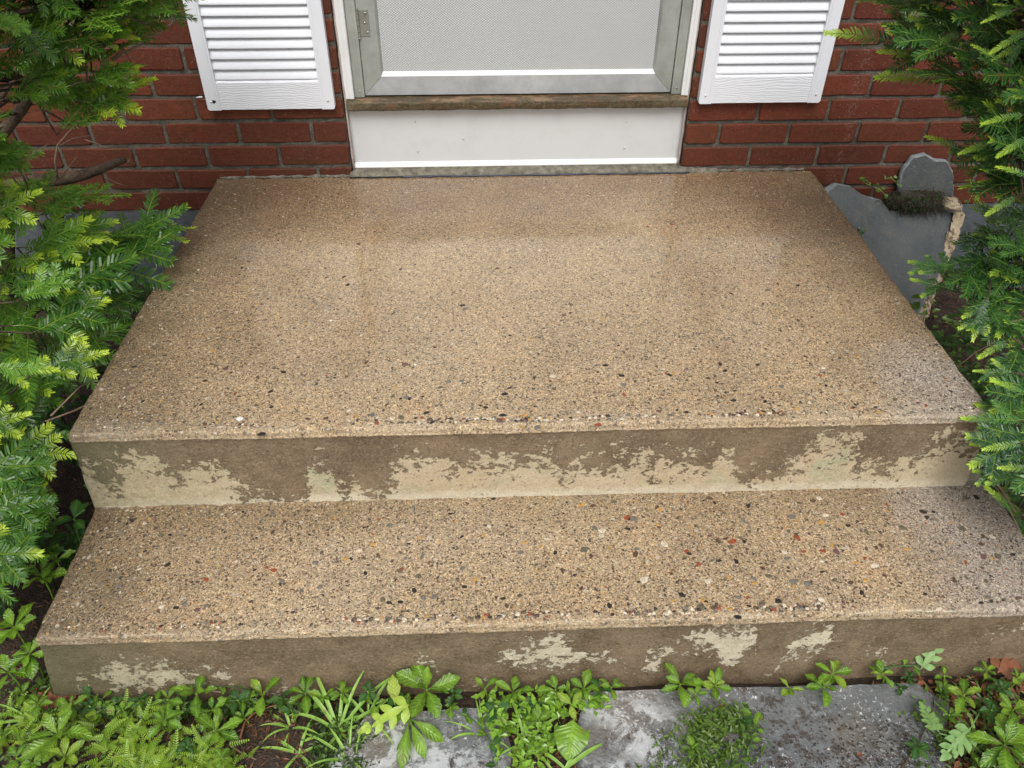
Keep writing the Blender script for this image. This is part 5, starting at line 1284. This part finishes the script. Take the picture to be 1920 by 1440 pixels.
# small-leaved weed clumps and feathery moss: nobody could count these
def clump(name, label, cat, polys, n, mat, leafL, leafW, hmax, rng, feather=False, zb=0.0):
    mb = MB()
    for poly in polys:
        k = 0
        while k < n:
            u = rng.uniform(min(p[0] for p in poly), max(p[0] for p in poly)); v = rng.uniform(min(p[1] for p in poly), max(p[1] for p in poly))
            if not inpoly(u, v, poly): continue
            u += rng.gauss(0, 14); v += rng.gauss(0, 9)
            if nz(u*.03, v*.03, 2) < -.22: k += .5; continue
            k += 1; h = rng.uniform(.004, hmax)*(.5+.7*abs(nz(u*.02, v*.02))*2); p = P(u, v, z=zb+h)
            if p.y > -1.452 and -.43 < p.x < 1.41: p.y = -1.452-rng.random()*.01
            an = rng.uniform(0, 6.28); el = rng.uniform(-.1, .7); d = Vector((cos(an)*cos(el), sin(an)*cos(el), sin(el))); up = Vector((rng.uniform(-.4, .4), rng.uniform(-.6, .2), 1)).normalized()
            s = up.cross(d).normalized(); nn = d.cross(s); sh = rng.random()
            if feather:
                Lf = leafL*rng.uniform(.6, 1.3); m_ = 9
                for i in range(m_):
                    t = (i+.5)/m_; q = p + d*Lf*t - nn*Lf*.25*t*t; ll = leafW*(1-.75*t)*1.2
                    for sg in (-1, 1):
                        e = (d*.45+s*sg).normalized()*ll; w_ = d*Lf/m_*.36
                        mb.add([q-w_, q+e*.6-w_*.8+nn*.0006, q+e, q+e*.6+w_*.8+nn*.0006, q+w_], [(0, 1, 3, 4), (1, 2, 3)], (t*.4, sh, 1))
            else:
                L = leafL*rng.uniform(.6, 1.3); w_ = s*leafW*.5*rng.uniform(.7, 1.2)
                mb.add([p, p+d*L*.4+w_+nn*.0008, p+d*L-nn*L*.15, p+d*L*.4-w_+nn*.0008], [(0, 1, 2, 3)], (0, sh, 1))
                if rng.random() < .25: mb.tube([(p.x+rng.uniform(-.01, .01), p.y+rng.uniform(-.01, .01), zb), tuple(p)], [.0006, .0004], 3, (0, .3, 1), 0, False)
    o = mb.build(name, M[mat]); return tag(o, label, cat, kind='stuff')
rc = random.Random(8)
clump('feathery_moss', 'lime green feathery moss carpet at the bottom left', 'moss', [[(215,1350),(280,1320),(330,1335),(370,1375),(430,1400),(450,1470),(170,1470),(180,1400)]], 430, 'lime', .028, .0065, .045, rc, True)
clump('feathery_moss', 'thin lime feathery moss patch below the left corner of the steps', 'moss', [[(-20,1330),(60,1320),(90,1345),(60,1400),(-20,1400)], [(130,1335),(170,1330),(175,1365),(130,1370)]], 90, 'lime', .026, .0065, .030, rc, True)
clump('small_weeds', 'dense low olive weed clump in the gap between the two flagstones', 'weeds', [[(1280,1372),(1320,1328),(1385,1325),(1400,1365),(1380,1400),(1400,1460),(1290,1470),(1300,1400)]], 1300, 'olive', .0125, .0058, .050, rc)
clump('small_weeds', 'loose wisps straggling out of the olive weed clump onto the bluestone', 'weeds', [[(1220,1400),(1290,1340),(1420,1350),(1450,1460),(1220,1460)]], 300, 'olive', .014, .0035, .022, rc, zb=.012)
clump('small_weeds', 'mixed small weeds along the left foot of the bottom riser', 'weeds', [[(90,1262),(220,1262),(330,1280),(500,1290),(600,1295),(470,1330),(380,1350),(250,1345),(130,1330),(60,1300)]], 1500, 'olive', .013, .0065, .030, rc)
clump('small_weeds', 'small weeds at the roots of the long-bladed grass tuft', 'weeds', [[(600,1330),(680,1320),(700,1470),(560,1470),(600,1400)]], 1000, 'olive', .012, .0035, .022, rc)
clump('small_weeds', 'mixed small weeds crowding the middle flagstone edge', 'weeds', [[(890,1310),(1150,1290),(1110,1330),(1060,1360),(1010,1450),(950,1440),(930,1380)]], 420, 'pachy', .015, .009, .040, rc, zb=.01)
clump('small_weeds', 'small weeds in the right mulch bed', 'weeds', [[(1700,1320),(1760,1290),(1960,1240),(1960,1470),(1720,1470)]], 700, 'olive', .013, .0065, .03, rc)
clump('small_weeds', 'small weeds at the bottom left picture corner', 'weeds', [[(-40,1280),(70,1290),(130,1320),(200,1400),(180,1470),(-40,1470)]], 600, 'olive', .012, .006, .026, rc)
clump('small_weeds', 'tiny round leaves beside the right flank of the steps', 'weeds', [[(1720,560),(1800,590),(1860,760),(1900,900),(1930,1040),(1880,960),(1800,760)]], 420, 'pachy_dark' if False else 'olive', .020, .014, .10, rc)

# litter: brown needles, chips and twigs
def litter(name, label, n, area, L, w, mat, rng, zb=.002):
    mb = MB()
    for i in range(n):
        x, y = area(rng); an = rng.uniform(0, 6.28); l = L*rng.uniform(.4, 1.2); d = Vector((cos(an), sin(an), rng.uniform(-.25, .3)))*l*.5; s = Vector((-sin(an), cos(an), rng.uniform(-.5, .5)))*w*.5*rng.uniform(.5, 1.5)
        c = Vector((x, y, max(gh(x, y), zb-.004)+rng.uniform(.001, .010))); mb.add([c-d, c+s+Vector((0, 0, .0008)), c+d, c-s], [(0, 1, 2, 3)])
    o = mb.build(name, M[mat]); return tag(o, label, 'litter', kind='stuff')
rl = random.Random(12)
def ar_left(r): return (-.425-.6*r.random()**1.4, r.uniform(-1.6, -.05))
def ar_right(r): return (1.41+.6*r.random()**1.4, r.uniform(-1.75, -.05))
def ar_front(r):
    while True:
        x, y = r.uniform(-.75, 1.6), -1.44-.28*r.random()
        if x < .10 or x > 1.12 or .385 < x < .54: return (x, y)
litter('needle_litter', 'brown fallen needles under the left shrub', 4200, ar_left, .022, .0022, 'needle_litter', rl)
litter('needle_litter', 'brown fallen needles and mulch under the right shrub', 4200, ar_right, .022, .0022, 'needle_litter', rl)
litter('needle_litter', 'brown fallen needles and chips in front of the bottom step', 4200, ar_front, .018, .0024, 'needle_litter', rl)
litter('bark_mulch', 'reddish brown mulch flakes at the right end of the bottom step', 700, lambda r: (1.05+.42*r.random(), -1.455-.22*r.random()), .024, .007, 'dry_leaf', rl, .006)
litter('bark_mulch', 'reddish brown scaly litter near the left corner of the bottom step', 260, lambda r: (lambda p: (p.x, p.y))(P(r.gauss(112, 22), r.gauss(1322, 14), z=.004)), .022, .007, 'dry_leaf', rl, .006)
litter('mud_specks', 'dark mud specks scattered on the right flagstone', 700, lambda r: (.70+.46*r.random()**.5+.02*r.gauss(0, 1)*(r.random() < .5), -1.615+abs(r.gauss(0, .045))), .005, .0032, 'root', rl, .018)
for (u, v, a, s, lb) in ((1605, 1418, .3, .016, 'reddish brown seed husk lying on the wet bluestone'), (1345, 1326, .1, .017, 'curled rust-brown leaf on top of the olive weed clump'), (1550, 1405, 0, .007, 'pale yellow fallen petal on the wet bluestone')):
    me = leaf_mesh(s, s*.5, .5, 0, .5, .3, 0, u).mesh('fallen_leaf', True, (M['dry_leaf'] if 'pale' not in lb else M['peb_cream'],))
    o = mobj('fallen_leaf', me); o.location = P(u, v, z=.020); o.rotation_euler = (0, 0, a); tag(o, lb, 'fallen leaf')
# dry oak leaf at the right edge
single_leaf('oak_leaf', 'dry brown lobed oak leaf on the mulch at the right edge', 'fallen leaf', P(1870, 1262, z=.03), P(1915, 1212, z=.035), frond_mesh(.055, 3, .028, .016, 'dry_leaf', 33))
# red-brown creeping twig at bottom left and other strays
def stray(pts, r, lb, mat='twig'):
    mb = MB(); mb.tube(pts, [r*(1-.5*i/(len(pts)-1)) for i in range(len(pts))], 6); tag(mb.build('fallen_twig', M[mat], None, True), lb, 'twig')
stray([P(u, v, z=.02) for u, v in ((450,1385),(458,1355),(475,1338),(505,1325),(555,1315))], .0022, 'reddish creeping twig curving over the muddy patch', 'dry_leaf')
stray([P(u, v, z=.03) for u, v in ((415,1298),(380,1292),(345,1290),(330,1285))], .0018, 'thin pale twig at the riser foot on the left')
stray([P(u, v, z=.012) for u, v in ((430,1395),(450,1410),(480,1424))], .0020, 'short broken twig at the edge of the lime moss')
stray([P(u, v, z=.02) for u, v in ((1690,1440),(1720,1400),(1750,1330),(1752,1300))], .0016, 'dark thin twig standing in the right mulch', 'bark')

# clod of roots and moss hung over the leaning slate
def clod():
    root = empty('root_clod', P(1710, 375, y=-.07)); tag(root, 'dark clod of mossy roots slumped over the top edge of the leaning slate', 'root clod')
    r = random.Random(6); core = rock('soil', Vector((0, 0, .0)), (.080, .030, .028), 12, M['root'], None, None, root, 3)
    mb = MB()
    for i in range(900):
        a, b_ = r.uniform(0, 6.28), r.uniform(-1.2, 1.4); c = Vector((cos(a)*.084*r.uniform(.4, 1.08), sin(a)*.030*cos(b_), .027*sin(b_)))
        d = Vector((c.x*6+r.uniform(-1, 1), c.y*10+r.uniform(-1, .3)-.3, r.uniform(-1.1, .8))).normalized(); L = r.uniform(.010, .046)
        pts = [c]; 
        for k in range(3): d = (d+Vector((r.uniform(-.6, .6), r.uniform(-.6, .4), r.uniform(-.9, .3)))).normalized(); pts.append(pts[-1]+d*L/3)
        mb.tube(pts, [.0009, .0008, .0006, .0003], 3, None, 0, False)
    o = mb.build('roots', M['root'], root); o['kind'] = 'stuff'
    mb = MB()
    for i in range(900):
        a = r.uniform(0, 6.28); c = Vector((cos(a)*.086*r.random()**.5, -.012+sin(a)*.024, .022*r.uniform(-1, 1.2))); d = Vector((r.uniform(-1, 1), r.uniform(-1, .3), r.uniform(-.5, 1))).normalized()*.007; s = d.cross(Vector((r.random(), r.random(), r.random()))).normalized()*.0012
        mb.add([c, c+d*.5+s, c+d, c+d*.5-s], [(0, 1, 2, 3)], (0, r.random(), 1))
    o = mb.build('moss', M['pachy_dark'], root); o['kind'] = 'stuff'
    mb = MB(); mb.tube([P(1655, 372, y=-.075)-root.location, P(1630, 385, y=-.09)-root.location, P(1612, 402, y=-.1)-root.location, P(1608, 430, y=-.13)-root.location], [.0012, .001, .0009, .0006], 5); mb.build('hanging_root', M['bark'], root, True)
    mb = MB(); mb.tube([P(1672, 395, y=-.085)-root.location, P(1676, 408, y=-.1)-root.location, P(1680, 416, y=-.11)-root.location], [.004, .003, .001], 5); mb.build('hanging_root', M['root'], root, True)
clod()
iv = [mk('olive', L=.016, w=.014, obov=.42, ser=0, fold=.15, curl=.3, seed=70+i, n=6) for i in range(3)]
def trailing(base, pts, lb, rng, n=8, size=1., mats=iv):
    root = empty('creeping_plant', base); tag(root, lb, 'plant'); b = Vector(base)
    mb = MB(); q = [p-b for p in pts]; mb.tube(q, [.0009]*len(q), 5); mb.build('stem', M['olive'], root, True)
    for i in range(n):
        t = i/max(1, n-1)*(len(q)-1); a = int(min(t, len(q)-2)); p = q[a].lerp(q[a+1], t-a)
        o = mobj('leaf', rng.choice(mats), root); o.location = p+Vector((rng.uniform(-.008, .008), rng.uniform(-.008, .002), rng.uniform(-.002, .008))); o.rotation_euler = (rng.uniform(-.4, .9), rng.uniform(-.6, .2), rng.uniform(0, 6.28)); s = size*rng.uniform(.7, 1.3); o.scale = (s, s, s)
ri = random.Random(31)
trailing(P(1668, 372, y=-.07), [P(1672, 380, y=-.075), P(1650, 355, y=-.075), P(1625, 345, y=-.075), P(1612, 335, y=-.07)], 'little green creeper on the left side of the root clod', ri, 16, .9)
trailing(P(1660, 385, y=-.08), [P(1690, 352, y=-.075), P(1672, 334, y=-.06), P(1660, 335, y=-.06)], 'pale round-leaved sprout on top of the root clod', ri, 5, .85, [mk('greygreen', L=.018, w=.013, obov=.5, seed=81, n=6)])
trailing(P(1612, 450, y=-.16), [P(1608, 420, y=-.14), P(1615, 436, y=-.16), P(1620, 450, y=-.17)], 'tiny sprig peeking over the right edge of the landing before the slate', ri, 6, .9)
trailing(P(1820, 365, y=-.12), [P(1812, 388, y=-.13), P(1825, 360, y=-.12), P(1818, 335, y=-.10), P(1830, 350, y=-.1)], 'small creeper climbing right of the upright slate', ri, 12, 1.)
trailing(P(1755, 600, y=-.45), [P(1700, 585, y=-.42), P(1722, 560, y=-.4), P(1745, 548, y=-.38), P(1760, 530, y=-.36)], 'green climbing sprig in front of the tan broken stone', ri, 9, 1.9)
print('sprays', nL, nR, 'bricks', nbr, 'objects', len(bpy.data.objects))
